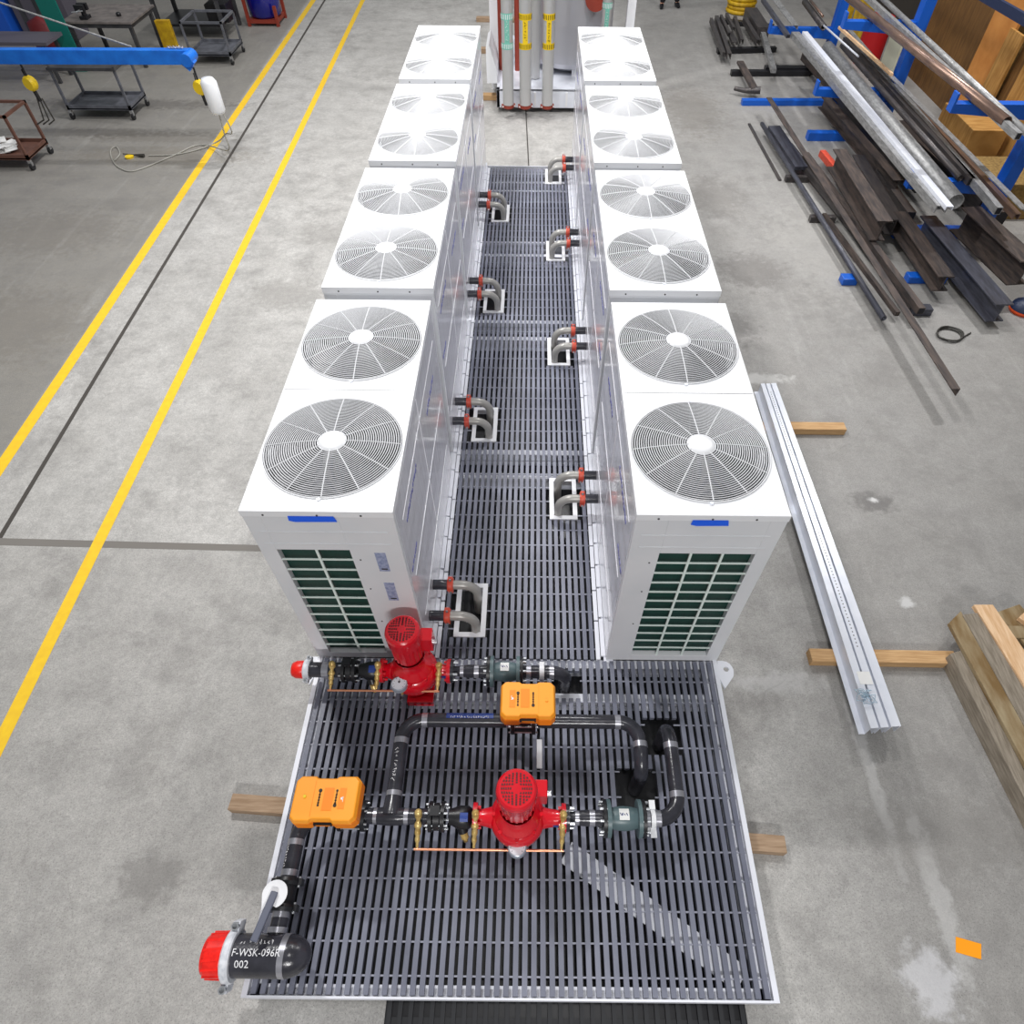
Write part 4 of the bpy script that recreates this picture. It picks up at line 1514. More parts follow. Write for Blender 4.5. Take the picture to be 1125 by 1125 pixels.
tag(o.build('wire_tangle', TANGLE, None), 'small tangle of pale blue wire on the near end of the galvanised channels', 'wire')
pp = at(951, 745, .222)
tag(MB().box(pp.x - .055, pp.x + .05, pp.y - .05, pp.y + .06, .2155, .2175).build('cover_plate', PAPER, None), 'pale square sheet on the galvanised channels beside the wire tangle', 'sheet')


def lumber(p0, p1, wd, h, z0, m, label, n='lumber_plank'):
    o = MB().obox((p0.x, p0.y, z0 + h / 2), (p1.x, p1.y, z0 + h / 2), wd, h)
    return tag(o.build(n, m, None, .006), label, 'lumber', 'lumber stack at the right edge')


def ext(p, q, f):
    return p + (q - p) * f

def plank(l0, r0, l1, r1, zt, h, ext_, m, label):
    L0, R0, L1, R1 = [at(u, v, zt) for u, v in (l0, r0, l1, r1)]
    L1, R1 = ext(L0, L1, ext_), ext(R0, R1, ext_)
    o = MB()
    o.add([(p.x, p.y, z) for z in (zt - h, zt) for p in (L0, R0, R1, L1)], [(0, 1, 2, 3), (7, 6, 5, 4), (0, 4, 5, 1), (1, 5, 6, 2), (2, 6, 7, 3), (3, 7, 4, 0)])
    return tag(o.build('lumber_plank', m, None, .006), label, 'lumber', 'lumber stack at the right edge')


plank((1044, 718), (1060, 713), (1118, 862), (1125, 845), .17, .17, 1.9, TIMBER_G, 'grey square timber at the right edge, nearest the channels, bottom of the lumber stack')
plank((1043, 684), (1056, 671), (1100, 790), (1125, 797), .215, .045, 2.0, TIMBER_B, 'stained brown plank beside the grey square timber at the right edge')
plank((1057.5, 675), (1074, 673), (1125, 796), (1125, 756), .225, .05, 2.0, TIMBER_G, 'grey weathered plank between the stained and the pale planks')
plank((1070, 664), (1091, 664), (1125, 752), (1125, 713), .24, .05, 2.2, TIMBER_P, 'pale fresh plank on top of the lumber stack')
a, b_ = at(1100, 668, .16), at(1125, 700, .16)
lumber(a + Vector((.06, 0, 0)), ext(a, b_, 3.0) + Vector((.16, 0, 0)), .26, .03, .13, TIMBER_B, 'brown board lying right of the pale plank')
a = at(1122, 676, .2)
lumber(a, a + Vector((.3, -.4, 0)), .09, .05, .161, TIMBER_P, 'short pale plank end cut by the right edge of the picture')
a = at(1066, 683, 0)
tag(MB().box(a.x + .02, a.x + 1.2, a.y - .25, a.y - .13, .0, .17).build('timber_block', TIMBER_B, None, .006), 'brown bearer timber under the far end of the lumber stack', 'timber')
a = at(1110, 800, 0)
tag(MB().box(4.05, 5.1, -1.45, -1.33, .0, .17).build('timber_block', TIMBER_B, None, .006), 'bearer timber under the near end of the lumber stack', 'timber')

c = [at(1050, 1029, .002), at(1078, 1037, .002), at(1078, 1054, .002), at(1050, 1046, .002)]
o = MB()
o.add([(p.x, p.y, z) for z in (.001, .003) for p in c], [(4, 7, 6, 5), (0, 1, 2, 3), (0, 4, 5, 1), (1, 5, 6, 2), (2, 6, 7, 3), (3, 7, 4, 0)])
tag(o.build('paper_sheet', ORPAPER, None), 'small orange sheet lying on the floor at lower right', 'paper')

# coil of dark cable on the floor
cc = at(1043, 368, .01)
o = MB()
for k in range(3):
    pts = [(cc.x + (.15 + .012 * k) * cos(2 * pi * i / 24), cc.y + (.13 + .012 * k) * sin(2 * pi * i / 24 + .1 * k), .012 + .010 * k + .006 * sin(3 * 2 * pi * i / 24 + k)) for i in range(24)]
    o.tube(pts, .009, 6, closed=True)
o.tube([(cc.x + .12, cc.y - .08, .015), (cc.x + .2, cc.y - .02, .012), (cc.x + .3, cc.y + .05, .012)], .009, 6)
o.tube([(cc.x - .10, cc.y + .10, .02), (cc.x - .04, cc.y + .17, .012), (cc.x + .06, cc.y + .19, .012)], .009, 6)
tag(o.build('cable_coil', DARKC, None), 'loop of thin dark cable lying on the floor beside the steel beams', 'cable')
s_ = at(1118, 338, .05)
t = thing('round_tool', 'dark blue and orange rounded object on the floor at the right edge', 'tool', (s_.x + .05, s_.y, 0))
o = MB()
o.lathe([(.0, 0), (.16, 0), (.175, .03), (.17, .05)], (s_.x + .08, s_.y, 0), (0, 0, 1), 28)
o.build('rim', mat('orange_rim', (220, 80, 30), .5), t)
o = MB()
o.lathe([(.165, .05), (.15, .11), (.10, .15), (0, .16)], (s_.x + .08, s_.y, 0), (0, 0, 1), 28, sharp=False)
o.build('shell', mat('dark_blue_shell', (28, 42, 72), .5), t)


# ================================================================== steel rack and stock
def sect(kind, wd, h, t_=.012):
    a, c = wd / 2, h / 2
    if kind == 'i':
        return [(-a, -c), (a, -c), (a, -c + t_), (t_ / 2, -c + t_), (t_ / 2, c - t_), (a, c - t_), (a, c), (-a, c), (-a, c - t_), (-t_ / 2, c - t_), (-t_ / 2, -c + t_), (-a, -c + t_)]
    if kind == 'angle':
        return [(-a, -c), (-a + t_, -c), (-a + t_, c - t_), (a, c - t_), (a, c), (-a, c)]
    if kind == 'c':
        return [(-a, -c), (-a + t_, -c), (-a + t_, c - t_), (a - t_, c - t_), (a - t_, -c), (a, -c), (a, c), (-a, c)]
    return [(-a, -c), (a, -c), (a, c), (-a, c)]


def stock(kind, far, near, zc, wd, h, m, label, name, cat, group=None, t_=.012):
    """a length of steel between two points of the place, zc above the floor (far and near are read on that level)"""
    p0, p1 = at(near[0], near[1], zc), at(far[0], far[1], zc)
    t = thing(name, label, cat, ((p0.x + p1.x) / 2, (p0.y + p1.y) / 2, zc - h / 2), group)
    o = MB()
    if kind == 'tube':
        o.pipe(p0, p1, wd / 2, t_, 22)
    elif kind == 'rtube':
        x, y, d = frame(p1 - p0)
        o.prof(sect('box', wd, h), p0 + d * .004, p1)
    else:
        o.prof(sect(kind, wd, h, t_), p0, p1)
    o.build('profile', m, t)
    if kind == 'rtube':
        x, y, d = frame(p1 - p0)
        MB().prof(sect('box', wd - .02, h - .02), p0, p0 + d * .006).build('open_end', DARKIN, t)
    return t


RK = 'cantilever_rack'
rack = thing(RK, 'tall blue cantilever rack holding steel lengths along the right side', 'rack', (6.6, 10.9, 0))
for y, xc in ((7.35, 6.95), (10.9, 6.55), (14.4, 6.5)):
    o = MB()
    o.box(xc - .09, xc + .09, y - .10, y + .10, 0, 2.65)
    o.build('column', RACKB, rack, .006)
    for zt, ln in ((.86, 1.42), (1.86, 1.30)):
        o = MB()
        xt = xc - ln
        vs = [(xc - .09, y - .07, zt), (xc - .09, y + .07, zt), (xc - .09, y + .07, zt - .2), (xc - .09, y - .07, zt - .2),
              (xt, y - .07, zt), (xt, y + .07, zt), (xt, y + .07, zt - .11), (xt, y - .07, zt - .11)]
        o.add(vs, [(0, 4, 5, 1), (1, 5, 6, 2), (2, 6, 7, 3), (3, 7, 4, 0), (4, 7, 6, 5)])
        o.add([(xt, y - .07, zt), (xt, y + .07, zt), (xt, y + .07, zt + .12), (xt, y - .07, zt + .12), (xt + .03, y - .07, zt), (xt + .03, y + .07, zt), (xt + .03, y + .07, zt + .12), (xt + .03, y - .07, zt + .12)],
              [(0, 1, 2, 3), (4, 7, 6, 5), (3, 2, 6, 7), (0, 3, 7, 4), (1, 5, 6, 2)])
        o.build('arm', RACKB, rack, .004)
    o = MB().box(xc - 1.3, xc - .09, y - .08, y + .08, 0, .14)
    o.build('foot', RACKB if y < 14 else BLACK, rack, .004)
for z in (2.45,):
    o = MB().obox((6.95, 7.35, z), (6.5, 14.4, z), .06, .12)
    o.build('brace', mat('rack_brace_dark_blue', (30, 42, 72), .5), rack)
# loads on the first level
L1 = 'steel lengths on the lower rack arms'
stock('c', (873, 38), (1034, 230), .93, .16, .10, GALVD, 'pale galvanised channel on the lower rack arms, outermost', 'steel_channel', 'steel channel', L1)
stock('c', (884, 36), (1043, 229), 1.0, .10, .05, GALV, 'bright galvanised strut on top of the outermost channel', 'steel_channel', 'steel channel', L1)
stock('tube', (909, 52), (1050, 222), .98, .21, .21, GALVD, 'thick galvanised pipe with open end on the lower rack arms', 'steel_pipe', 'pipe', L1, .01)
stock('tube', (925, 50), (1055, 196), .92, .09, .09, STEELD, 'dark pipe right behind the thick galvanised pipe', 'steel_pipe', 'pipe', L1)
stock('rtube', (928, 44), (1067, 200), .92, .09, .10, STEELD, 'dark rectangular tube on the lower rack arms behind the thick pipe', 'steel_tube', 'steel tube', L1)
stock('rtube', (933, 36), (1097, 232), .92, .085, .10, GALVD, 'grey rectangular tube with a blue mark on the lower rack arms', 'steel_tube', 'steel tube', L1)
stock('c', (924, 27), (1117, 238), .91, .08, .08, COPTUBE, 'brownish channel on the lower rack arms nearest the columns', 'steel_channel', 'steel channel', L1)
stock('angle', (946, 52), (1125, 232), 1.05, .09, .05, GALVD, 'light steel angle lying on top of the lower rack load', 'steel_angle', 'steel angle', L1)
stock('tube', (905, 28), (943, 62), 1.08, .035, .035, GALV, 'short bright thin tube at the far part of the lower rack load', 'steel_tube', 'steel tube', L1, .005)
stock('box', (922, 30), (980, 82), 1.10, .045, .045, TIMBER_P, 'pale wooden stick on the lower rack load', 'wooden_stick', 'stick')
stock('tube', (884, 2), (905, 30), 1.0, .12, .12, STEELD, 'dark round bar at the far end of the lower rack arms', 'steel_pipe', 'pipe', L1)
stock('angle', (850, 0), (873, 30), 1.0, .14, .08, GALVD, 'grey angle bundle at the far end of the rack above the dark stack', 'steel_angle', 'steel angle', L1)
stock('rtube', (838, 0), (866, 40), .93, .08, .06, STEELB, 'thin dark tube outermost at the far end of the rack', 'steel_tube', 'steel tube', L1)
stock('tube', (890, 0), (904, 18), 1.1, .05, .05, COPTUBE, 'brown thin tube at the far end of the rack', 'steel_tube', 'steel tube', L1)
# second level
L2 = 'tubes on the upper rack arms'
stock('tube', (918, -14), (1106, 134), 1.93, .125, .125, COPTUBE, 'long brown steel tube with open end on the upper rack arms', 'steel_tube', 'steel tube', L2, .008)
stock('rtube', (940, -14), (1119, 150), 1.91, .07, .08, GALVD, 'long grey tube beside the brown tube on the upper rack arms', 'steel_tube', 'steel tube', L2)
stock('tube', (952, -18), (1132, 150), 1.905, .08, .08, GALVD, 'long grey tube on the upper rack arms nearest the columns', 'steel_tube', 'steel tube', L2)
# dark stock stored under the lower arms
L0 = 'dark stock under the rack'
for k, (f_, n_, zc, wd, h, kd) in enumerate((((905, 112), (985, 205), .12, .2, .2, 'i'), ((925, 112), (1012, 206), .12, .18, .18, 'rtube'), ((950, 118), (1040, 212), .14, .22, .22, 'i'),
                                             ((885, 60), (935, 116), .14, .2, .2, 'rtube'), ((905, 60), (955, 116), .12, .18, .16, 'c'), ((985, 140), (1080, 228), .16, .2, .24, 'c'), ((1030, 175), (1100, 240), .14, .2, .2, 'rtube'))):
    stock(kd, f_, n_, .147 + h / 2, wd * .85, h, STEELD if k % 3 else RUST, 'dark steel length on the floor under the rack, ' + ('first behind the high rusty beam', 'second behind the high rusty beam', 'third behind the high rusty beam', 'at the far end, outer one', 'at the far end, inner one', 'nearest the second column', 'nearest the first column')[k],
          'steel_length', 'steel length', L0, .016)
# steel on the floor in front of the rack
F1 = 'steel lengths on the floor in front of the rack'
stock('box', (823, 136), (857, 198), .015, .05, .02, STEELD, 'thin flat bar alone on the floor, leftmost of the floor steel', 'steel_bar', 'steel bar', F1)
stock('tube', (837, 136), (971, 350), .14, .075, .075, STEELB, 'long dark blue-grey round bar with bright tip on the floor beside the rack', 'steel_bar', 'steel bar', F1)
stock('box', (850, 140), (880, 185), .16, .22, .06, STEELB, 'blue-grey steel plate lying beside the long round bar', 'steel_plate', 'steel plate', F1)
stock('angle', (844, 110), (1048, 431), .30, .10, .10, RUST, 'longest brown steel angle on the floor, reaching farthest towards the channels', 'steel_angle', 'steel angle', F1)
stock('c', (866, 160), (1006, 336), .12, .12, .09, STEELD, 'dark channel between the round bar and the long brown angle', 'steel_channel', 'steel channel', F1)
stock('box', (905, 236), (986, 345), .10, .06, .06, RUST, 'narrow brown bar between the round bar and the dark channel', 'steel_bar', 'steel bar', F1)
stock('rtube', (885, 170), (1012, 342), .20, .09, .09, RUST, 'brown square tube right of the long angle, ending on a steel block', 'steel_tube', 'steel tube', F1)
stock('i', (919, 174), (968, 254), .41, .22, .30, RUST, 'short rusty I-beam with grey top flange, standing highest of the floor steel', 'steel_beam', 'steel beam', F1, .018)
stock('i', (940, 178), (982, 250), .25, .20, .24, STEELD, 'dark I-beam right behind the high rusty I-beam', 'steel_beam', 'steel beam', F1, .018)
stock('box', (903, 168), (921, 190), .20, .10, .10, COUP, 'short reddish steel block at the far end of the high rusty beam', 'steel_block', 'steel block', F1)
stock('i', (985, 240), (1036, 312), .26, .22, .22, RUST, 'rusty I-beam under the thick galvanised pipe, ending left of the grey topped beam', 'steel_beam', 'steel beam', F1, .018)
stock('i', (1015, 246), (1098, 344), .22, .24, .26, STEELB, 'I-beam with grey top flange whose near end lies beside the cable loop', 'steel_beam', 'steel beam', F1, .018)
stock('rtube', (965, 190), (1000, 238), .14, .14, .14, STEELD, 'dark square tube under the lower rack load', 'steel_tube', 'steel tube', F1)
stock('i', (1060, 240), (1125, 300), .45, .30, .35, RUST, 'rusty beam at the right edge beneath the lower rack load', 'steel_beam', 'steel beam', F1, .018)
for (u0, v0, u1, v1, zt, w_) in ((1004, 338, 1018, 338, .08, 'end'),):
    p, q = at(u0, v0, .05), at(u1, v1, .05)
    tag(MB().box(p.x - .05, q.x + .03, p.y - .12, p.y + .02, 0, .10).build('steel_block', STEELB, None, .004), 'grey steel block on the floor at the near end of the brown square tube', 'steel block')
# bearers
for (u0, v0, u1, v1, m, lab) in ((815, 112, 945, 112, RACKB, 'long blue steel bearer on the floor under the far steel lengths'),
                                 (803, 80, 890, 80, BLACK, 'black bearer on the floor behind the long blue bearer'),
                                 (785, 22, 850, 30, BLACK, 'black bearer under the far stack of dark bars'),
                                 (788, 56, 852, 54, BLACK, 'black bearer under the near end of the dark bar stack')):
    p, q = at(u0, v0, .05), at(u1, v1, .05)
    tag(MB().obox((p.x, p.y, .05), (q.x, q.y, .05), .14, .10).build('steel_bearer', m, None, .004), lab, 'steel bearer')
for (u, v, lab) in ((931, 307, 'small blue block under the near end of the long round bar'), (1003, 305, 'blue bearer on the floor between the brown tube and the rusty I-beam')):
    p = at(u, v, .05)
    tag(MB().box(p.x - .09, p.x + (.12 if u < 950 else .45), p.y - .08, p.y + .08, 0, .10).build('steel_bearer', RACKB, None, .01), lab, 'steel bearer')
for (u, v) in ((866, 196), (893, 240)):
    p = at(u, v, .05)
    tag(MB().box(p.x - .05, p.x + .35, p.y - .05, p.y + .05, 0, .095).build('steel_bearer', STEELD, None, .004), 'dark block under the long round bar, %s' % ('beside the blue-grey plate' if u < 880 else 'halfway along it'), 'steel bearer')
# far stack of dark bars
SG = 'dark bars in the far stack'
for k, (f_, n_, zc, wd, h, lab) in enumerate((((781, 22), (795, 60), .17, .07, .10, 'leftmost'), ((787, 20), (801, 62), .19, .09, .12, 'second from left, reaching nearest'), ((792, 18), (801, 38), .26, .06, .08, 'third from left, short'),
                                              ((798, 16), (806, 32), .24, .06, .08, 'fourth from left, short'), ((807, 20), (815, 46), .19, .08, .10, 'fifth from left'),
                                              ((802, 36), (807, 48), .15, .12, .06, 'flat one between the fourth and fifth'), ((818, 22), (833, 47), .2, .10, .12, 'rightmost'))):
    stock('c', f_, n_, zc, wd, h, STEELD, 'dark steel bar in the far stack, ' + lab, 'steel_bar', 'steel bar', SG)
stock('box', (824, 14), (838, 36), .22, .30, .22, STEELD, 'dark block of plates beside the far stack of bars', 'steel_plate', 'steel plate', F1)
stock('box', (836, 30), (850, 78), .2, .11, .08, GALVD, 'greyish bar crossing the black bearer, behind the blue bearer', 'steel_bar', 'steel bar', F1)
stock('box', (813, 68), (829, 98), .17, .14, .05, RUST, 'short brown plank lying on the black bearer', 'steel_bar', 'steel bar', F1)
p, q = at(807, 97, .12), at(835, 101, .12)
o = MB().tube([p, p.lerp(q, .4) + Vector((0, -.05, 0)), q + Vector((0, 0, .03))], [.04, .045, .07], 10)
tag(o.build('bent_bar', STEELD, None), 'bent dark bar lying across the left end of the long blue bearer', 'steel bar')

# things behind the rack
def panel(pts, x, th, m, label, name='plywood_panel', cat='panel', group=None):
    q = [atx(u, v, x) for u, v in pts]
    o = MB()
    n = len(q)
    vs = [(x, p.y, max(p.z, 0.0)) for p in q] + [(x + th, p.y, max(p.z, 0.0)) for p in q]
    o.add(vs, [tuple(range(n)), tuple(range(n, 2 * n))[::-1]] + [(i, n + i, n + (i + 1) % n, (i + 1) % n) for i in range(n)])
    return tag(o.build(name, m, None), label, cat, group)


PG = 'wooden boards standing behind the rack'
for k, (y0, y1, z1, x, m, lab) in enumerate(((6.0, 9.2, 2.7, 8.30, OSB, 'large tan chipboard sheet standing behind the nearest rack column'), (9.0, 10.1, 1.72, 8.12, PLY, 'yellow-brown plywood sheet standing behind the rack tubes'),
                                             (10.0, 10.6, 2.6, 8.28, PLYD, 'narrow dark brown board behind the rack'), (10.55, 11.0, 1.75, 8.16, PLY, 'narrow light brown board behind the rack'),
                                             (10.95, 11.8, 2.2, 8.22, mat('orange_plywood', (206, 140, 70), .7, var=(186, 120, 54), scale=3), 'orange-brown plywood sheet behind the second column'),
                                             (11.8, 14.6, 3.2, 8.40, PLYD, 'tall dark plywood sheets behind the upper rack level'), (9.1, 12.2, 3.4, 8.55, OSB, 'tall tan chipboard sheet at the back, top right'))):
    tag(MB().box(x, x + .05, y0, y1, 0, z1).build('plywood_panel', m, None), lab, 'wooden board', PG)
tag(MB().box(7.3, 8.0, 7.9, 8.9, 0, .55).build('wooden_crate', OSB, None, .01), 'low tan wooden crate under the upper rack tubes', 'crate')
tag(MB().box(7.4, 8.0, 9.4, 10.6, 0, .75).build('wooden_crate', PLY, None, .01), 'light brown wooden crate behind the lower rack load', 'crate')
for (u0, u1, v0, v1, x, m, name, lab, cat) in ((948, 966, 22, 52, 7.7, REDTHING, 'red_roll', 'red roll of material standing behind the rack', 'roll'), (966, 982, 38, 72, 7.65, CREAM, 'cream_board', 'cream coloured board beside the red roll', 'board'),
                                               (912, 926, 4, 34, 7.9, YBAG, 'yellow_cover', 'yellow-brown cover hanging behind the far rack column', 'cover'), (929, 944, 10, 44, 7.8, YBAG, 'yellow_cover', 'yellow cover right of the far rack column, left of the red roll', 'cover')):
    a, c = atx(u0, v1, x), atx(u1, v0, x)
    zt = max(atx(u0, v0, x).z, .9)
    y0, y1 = sorted((a.y, atx(u1, v1, x).y))
    if name == 'red_roll':
        o = MB().cyl((x, (y0 + y1) / 2, 0), (x, (y0 + y1) / 2, zt), .28, 24)
    else:
        o = MB().box(x, x + .12, y0, y1, 0, zt)
    tag(o.build(name, m, None, .01), lab, cat)
yb = at(815, 3, .2)
o = MB()
for k in range(5):
    pts = [(yb.x + (.34 - .02 * (k % 2)) * cos(2 * pi * i / 28), yb.y + (.34 - .02 * (k % 2)) * sin(2 * pi * i / 28), .05 + .09 * k) for i in range(28)]
    o.tube(pts, .05, 8, closed=True)
tag(o.build('hose_coil', YBAG, None), 'coil of yellow hose on the floor at the top edge', 'hose')

# ================================================================== workbench side at upper left
def caster(parent, x, y, r=.06, m=RUBBER):
    o = MB().cyl((x - .02, y, r), (x + .02, y, r), r, 18)
    wl = o.build('wheel', m, parent)
    o = MB().box(x - .028, x + .028, y - .025, y + .025, r * 1.2, .16)
    o.build('caster_fork', GALVD, wl)


def cart(x0, x1, y0, y1, ztop, zsh, m, label, topm=None, topsolid=True, skew=(0, 0)):
    t = thing('shop_cart', label, 'cart', ((x0 + x1) / 2, (y0 + y1) / 2, 0))
    MB().box(x0, x1, y0, y1, zsh - .02, zsh).build('lower_shelf', m, t)
    o = MB()
    for (a, c, e, f) in ((x0, x1, y0, y0 + .03), (x0, x1, y1 - .03, y1), (x0, x0 + .03, y0, y1), (x1 - .03, x1, y0, y1)):
        o.box(a, c, e, f, zsh - .03, zsh + .05)
    o.build('shelf_rim', m, t)
    for x in (x0 + .02, x1 - .02):
        for y in (y0 + .02, y1 - .02):
            MB().box(x - .02, x + .02, y - .02, y + .02, .14, ztop).build('leg', m, t)
            caster(t, x, y)
    o = MB()
    if topsolid:
        o.box(x0 - .02, x1 + .02, y0 - .02, y1 + .02, ztop - .05, ztop)
    else:
        for (a, c, e, f) in ((x0, x1, y0, y0 + .04), (x0, x1, y1 - .04, y1), (x0, x0 + .04, y0, y1), (x1 - .04, x1, y0, y1)):
            o.box(a, c, e, f, ztop - .04, ztop)
    o.build('top_tray', topm or m, t)
    return t


cart(-8.95, -7.72, 11.5, 12.25, .88, .2, CART, 'grey steel cart on casters under the blue jib beam', topsolid=True, topm=CARTD)
cart(-7.62, -6.70, 14.6, 15.5, .80, .2, CART, 'grey steel cart on casters at upper left nearest the yellow line', topsolid=False)
lc = cart(-9.9, -8.62, 9.3, 10.0, .86, .2, BROWN, 'brown framed cart at the left edge with white paper on its shelf', topsolid=False)
o = MB()
rnd = random.Random(9)
for k in range(9):
    cx_, cy_ = rnd.uniform(-9.5, -8.85), rnd.uniform(9.42, 9.8)
    a = rnd.uniform(0, 3)
    M = Matrix.Translation((cx_, cy_, .21 + .012 * k)) @ Matrix.Rotation(a, 4, 'Z') @ Matrix.Rotation(rnd.uniform(-.1, .1), 4, 'X')
    o.box(-.14, .14, -.1, .1, 0, .008, M)
tag(o.build('paper_pile', PAPER, None), 'pile of crumpled white paper on the brown cart at the left edge', 'paper')['kind'] = 'stuff'
t = thing('welding_table', 'steel welding table with worn plate top at upper left', 'table', (-9.2, 15.0, 0))
MB().box(-10.0, -8.5, 14.3, 15.6, .82, .86).build('table_top', TABLETOP, t, .004)
for x in (-9.9, -8.6):
    for y in (14.4, 15.5):
        MB().box(x - .035, x + .035, y - .035, y + .035, 0, .82).build('leg', CARTD, t)
MB().box(-9.9, -8.6, 14.38, 14.42, .25, .29).build('stretcher', CARTD, t)
MB().box(-9.95, -8.55, 14.34, 15.56, .74, .82).build('apron', CARTD, t)
t = thing('bench_vise', 'dark bench vise with bright parts on the welding table', 'vise', (-9.55, 14.5, .86))
o = MB()
o.box(-9.63, -9.47, 14.42, 14.62, .86, .92)
o.cyl((-9.55, 14.52, .92), (-9.55, 14.52, 1.02), .05, 14)
o.box(-9.65, -9.45, 14.40, 14.47, 1.0, 1.12)
o.box(-9.65, -9.45, 14.54, 14.62, 1.0, 1.12)
o.build('body', BLACK, t, .006)
o = MB()
o.cyl((-9.55, 14.25, 1.03), (-9.55, 14.42, 1.03), .018, 10)
o.cyl((-9.65, 14.26, 1.03), (-9.42, 14.28, 1.05), .012, 8)
o.build('screw_handle', BOLT, t)
tag(MB().lathe([(0, 0), (.05, 0), (.05, .05), (.03, .07), (0, .075)], (-8.92, 14.72, .86), (0, 0, 1), 16, sharp=False).build('cup_brush', BLACK, None), 'small black tool cup on the welding table', 'tool')
t = thing('workbench', 'dark workbench at the top edge, left of the grey cart', 'workbench', (-7.6, 17.0, 0))
MB().box(-9.0, -7.3, 16.3, 17.6, .84, .90).build('bench_top', CARTD, t)
for x in (-8.9, -7.4):
    for y in (16.4, 17.5):
        MB().box(x - .04, x + .04, y - .04, y + .04, 0, .84).build('leg', CARTD, t)
MB().box(-8.9, -7.4, 16.35, 17.55, .25, .30).build('lower_shelf', BLACK, t)
for x0, y0, z0, sx, sy, sz, m, lab in ((-8.35, 16.45, .90, .35, .3, .18, BROWN, 'brown box on the dark workbench'), (-7.75, 16.5, .30, .5, .5, .35, BLACK, 'black box on the lower shelf of the dark workbench'), (-7.6, 16.8, .90, .4, .35, .12, CARTD, 'dark tray on the dark workbench')):
    tag(MB().box(x0, x0 + sx, y0, y0 + sy, z0, z0 + sz).build('storage_box', m, None, .008), lab, 'box')
p = at(180, 23, .6)
tag(MB().box(p.x - .2, p.x + .12, p.y - .06, p.y + .06, 0, .62).build('yellow_stand', YBAG, None, .01), 'small yellow stand between the welding table and the grey cart', 'stand')
# drum on a dolly
t = thing('drum', 'shiny navy blue drum on a red-brown dolly at the top edge beside the yellow line', 'drum', (-6.75, 17.75, 0))
o = MB()
o.lathe([(0, .14), (.34, .14), (.39, .2), (.41, .5), (.39, .85), (.28, 1.02), (0, 1.1)], (-6.75, 17.75, 0), (0, 0, 1), 40, sharp=False)
o.build('drum_body', NAVY, t)
for dx, dy in ((-.36, -.36), (.36, -.36), (-.36, .36), (.36, .36)):
    MB().box(-6.75 + dx - .035, -6.75 + dx + .035, 17.75 + dy - .035, 17.75 + dy + .035, 0, .42 if dx > 0 else .7).build('dolly_post', REDOX, t)
MB().box(-7.12, -6.38, 17.38, 18.12, .06, .14).build('dolly_base', REDOX, t)
# cabinets along the far left
t = thing('blue_cabinet', 'bright blue cabinet in the top left corner', 'cabinet', (-12.9, 16.6, 0))
MB().box(-14.2, -12.28, 16.0, 16.6, 0, 1.9).build('body', BLUECAB, t, .01)
MB().box(-13.28, -13.26, 15.992, 16.0, .05, 1.85).build('door_gap', BLACK, t)
t = thing('locker', 'dark grey locker beside the blue cabinet at the top left', 'locker', (-11.1, 16.4, 0))
MB().box(-12.15, -10.9, 16.2, 16.8, 0, 1.5).build('body', LOCK, t, .01)
for x in (-12.0, -11.6):
    MB().box(x, x + .12, 16.185, 16.2, .0, 1.5).build('door_edge', CARTD, t)
tag(MB().box(-10.20, -9.80, 14.10, 14.14, 0, 1.9).build('green_sheet', GREENS, None), 'teal green sheet standing upright at the left end of the welding table', 'sheet')
tag(MB().lathe([(0, 0), (.26, 0), (.3, .3), (.26, .75), (0, .85)], (-10.72, 14.75, 0), (0, 0, 1), 20, sharp=False).build('covered_bin', MAROON, None), 'dark red covered bin left of the welding table', 'bin')
# low bench behind the jib
t = thing('low_bench', 'dark low bench with clutter behind the left end of the blue jib beam', 'bench', (-11.0, 13.6, 0))
MB().box(-12.6, -9.9, 13.3, 14.0, .7, .76).build('bench_top', LOCK, t)
for x in (-12.5, -10.05):
    for y in (13.4, 13.9):
        MB().box(x - .03, x + .03, y - .03, y + .03, 0, .7).build('leg', CARTD, t)

# jib boom with hoists
JZ = 1.6
jr, jl = at(210, 62, JZ), at(6, 54, JZ)
mx = Vector((jl.x - 2.0, jl.y - .35, 0))
jib = thing('jib_crane', 'bright blue jib boom reaching over the carts at upper left', 'jib crane', mx)
o = MB()
o.obox((mx.x, mx.y, JZ), (jr.x, jr.y, JZ), .13, .20)
o.build('boom', JIBB, jib, .008)
MB().box(mx.x - .1, mx.x + .1, mx.y - .1, mx.y + .1, 0, 3.2).build('mast', JIBB, jib)
o = MB()
mid_ = jl.lerp(jr, .70)
o.tube([(mx.x, mx.y, 3.1), (mid_.x, mid_.y, JZ + .1)], .014, 8)
o.build('tie_rod', GALVD, jib)
o = MB()
o.obox((jr.x - .09, jr.y - .10, JZ + .02), (jr.x + .03, jr.y - .10, JZ - .10), .14, .16)
o.cyl((jr.x - .02, jr.y - .2, JZ), (jr.x - .02, jr.y + .1, JZ), .09, 20)
o.build('end_head', JIBB, jib)
o = MB()
for k in range(5):
    o.tube([(jr.x - .30 + .05 * k + .02 * cos(a), jr.y + .02 * sin(a), JZ + .125 + .012 * sin(2 * a)) for a in [2 * pi * q / 8 for q in range(8)]], .008, 5, closed=True)
o.build('chain_end', WELD, jib)


